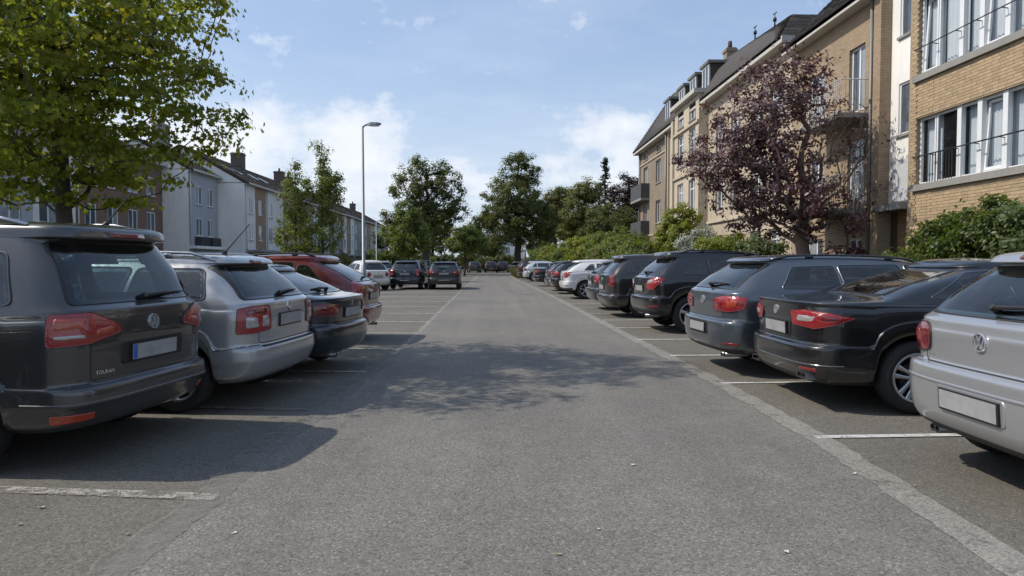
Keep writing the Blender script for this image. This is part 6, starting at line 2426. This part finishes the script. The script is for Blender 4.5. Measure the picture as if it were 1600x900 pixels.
# bank of shrubs behind the far cars on the right
ks = [(9.0, 41, 3.0, LM, 'dark leaved shrub nearest the stone flats in the far shrub bank'), (9.2, 46, 3.6, LM, 'rounded shrub second from the stone flats in the far shrub bank'), (8.9, 50.5, 3.3, LO, 'olive shrub in the near half of the far shrub bank'), (9.2, 55, 4.2, LM, 'tallest dull green shrub in the middle of the far shrub bank'),
      (8.4, 59, 3.9, LY, 'bright green shrub in the middle of the far shrub bank'), (8.2, 63.5, 4.3, LY, 'tall bright green shrub in the far half of the bank'), (7.5, 68, 4.0, LM, 'mid green shrub beyond the tall bright green one'), (6.6, 72.5, 3.6, LY, 'yellowish shrub near the end of the far shrub bank'), (5.4, 77, 3.4, LM, 'low shrub at the very end of the bank beside the lane'),
      (11.6, 62, 5.0, LM, 'high shrub showing behind the bright green ones')]
for i, (X, Y, H, m_, lb) in enumerate(ks):
    bush(lb, X, Y, H, [(0, 0, H * .52, 1.9, 2.4, H * .42), (.5, 1.2, H * .42, 1.5, 1.5, H * .38), (-.6, -1, H * .36, 1.4, 1.5, H * .32)], 170, 85, .47, .20, m_, 60 + i, group='shrubs in the bank behind the right row')
# hedges and trees closing the far end
for i, (X, Y, H, w, m_, lb) in enumerate([(-7, 106, 2.6, 5.0, LD, 'dark clipped hedge left of centre across the far end'), (1.5, 108, 2.5, 4.5, LD, 'dark clipped hedge right of centre across the far end'), (-13, 98, 3.2, 4.5, LM, 'green hedge below the big twin topped tree')]):
    bush(lb, X, Y, H, [(0, 0, H * .5, w, 1.2, H * .5)], 190, 80, .5, .26, m_, 80 + i, name='hedge', cat='hedge', stems=7)
for i, (X, Y, H, r_, m_, lb) in enumerate([(-4.5, 128, 8.5, 3.0, LM, 'mid green tree far behind the lane, left of the white house'), (-.6, 132, 7.0, 3.0, LO, 'olive tree far behind the lane in front of the white house'), (8.5, 122, 9.0, 3.2, LM, 'green tree far behind the great dark tree'), (-10.5, 118, 10.0, 3.6, LO, 'olive tree behind the big twin topped tree'), (-16.5, 112, 9.0, 3.2, LM, 'pale tree by the far end of the left terrace'), (18, 120, 12, 4.5, LD, 'dark tree far back behind the spruce')]):
    tree('broadleaf_tree', lb, X, Y, H, .2, [(0, 0, H * .55, r_, r_, H * .36), (r_ * .3, 0, H * .75, r_ * .6, r_ * .6, H * .22)], 120, 46, .9, .38, m_, M_bark, 'diamond', .7, 90 + i, zmin=1.2)
for i, (X, Y, H, m_, lb) in enumerate([(-17.5, 52, 1.6, LH, 'low garden bush in front of the blue grey house'), (-17.3, 64, 1.8, LM, 'low garden bush in front of the white gabled house'), (-17, 78, 2.6, LO, 'garden bush in front of the brown and white house'), (-15.5, 88, 3.2, LM, 'garden bush beside the far lamp post')]):
    bush(lb, X, Y, H, [(0, 0, H * .5, 1.3, 2.2, H * .48)], 60, 50, .4, .2, m_, 100 + i)

# grass verge and tufts
rng = np.random.default_rng(5)


def grass(name, label, spots, h, mat, seed):
    rng = np.random.default_rng(seed)
    V, F = [], []
    for (x, y) in spots:
        a = rng.uniform(0, 2 * PI)
        hh = h * rng.uniform(.5, 1.3)
        w = .012 + .01 * rng.random() + hh * .02
        dx, dy = math.cos(a), math.sin(a)
        b = len(V)
        t = rng.normal(size=2) * hh * .35
        V += [(x - dx * w, y - dy * w, -.03), (x + dx * w, y + dy * w, -.03), (x + t[0] * .5, y + t[1] * .5, hh * .65), (x + t[0], y + t[1], hh)]
        F += [(b, b + 1, b + 2), (b + 1, b + 3, b + 2)]
    me = bpy.data.meshes.new(name)
    me.from_pydata(V, [], F)
    me.materials.append(mat)
    o = inst(name, me)
    return tag(o, label, None, None, 'stuff')


sp_ = [(rng.uniform(7.9, 11.1), rng.uniform(9, 60)) for _ in range(9000)] + [(rng.uniform(5.3, 9), rng.uniform(60, 80)) for _ in range(2500)]
grass('grass', 'rough grass under the shrubs on the right', sp_, .22, M_grass, 6)
sp_ = [(2.0 + rng.uniform(0, 1.1) + .0 * i, 60.5 + rng.uniform(0, 18)) for i in range(2600)]
grass('grass', 'tall dry grass on the verge past the last right hand car', sp_, .75, leafmat('dry_grass', [(0.08, 0.085, 0.03), (0.13, 0.125, 0.05), (0.20, 0.17, 0.08)], .3), 7)
sp_ = [(rng.uniform(-21, -15.5), rng.uniform(40, 110)) for _ in range(6000)]
grass('grass', 'lawn in front of the left terrace', sp_, .2, M_grass, 8)

# ------------------------------------------------------------------ lamp posts and post


def lamp_post(label, X, Y, H, r=.075):
    l = thing('street_lamp', label, 'street lamp', (X, Y, -.02))
    m = pbr('galvanised', (0.22, 0.235, 0.25), .5, metal=.5, var=.15)
    MB().tube([(0, 0, 0), (0, 0, .25), (0, 0, 1.3), (0, 0, 1.32), (0, 0, H)], [r * 1.5, r * 1.5, r * 1.45, r, r * .62], 14).build('pole', m, l, True)
    MB().tube([(0, 0, H - .02), (.10, 0, H + .07), (.30, 0, H + .12)], [r * .6, r * .55, r * .5], 10).build('arm', m, l, True)
    mb = MB()
    vs = []
    for (x, w, t, bt) in ((.22, .06, .16, .06), (.35, .13, .19, .05), (.62, .15, .19, .07), (.80, .10, .17, .11)):
        vs += [(x, -w, H + bt), (x, w, H + bt), (x, w * .8, H + t), (x, -w * .8, H + t)]
    fs = [(i * 4 + k, i * 4 + (k + 1) % 4, i * 4 + 4 + (k + 1) % 4, i * 4 + 4 + k) for i in range(3) for k in range(4)] + [(3, 2, 1, 0), (12, 13, 14, 15)]
    mb.add(vs, fs)
    hd = mb.build('lamp_head', m, l)
    mb = MB().box((.38, -.10, H + .035), (.72, .10, H + .055))
    mb.build('lens', M_clear, hd)
    mb = MB().box((-.02, -r * 1.52, .5), (.12, -r * 1.48, .95))
    mb.box((-.06, -r * 1.56, .55), (.06, -r * 1.50, .9))
    mb.build('hatch', m, l)
    return l


lamp_post('tall grey street lamp standing in front of the white bubble car', -5.75, 30.4, 7.35)
lamp_post('far street lamp before the end of the left terrace', -11.6, 68, 5.4, .06)
p = thing('wooden_post', 'weathered wooden post with a wire stay in the grass verge', 'post', (2.75, 61, -.03))
MB().tube([(0, 0, 0), (.02, 0, 1.5), (.03, 0, 2.6)], [.10, .09, .08], 8).build('shaft', M_bark2, p, True)
MB().tube([(.03, 0, 2.3), (.6, .3, 0)], .012, 5).build('stay', M_zinc, p)
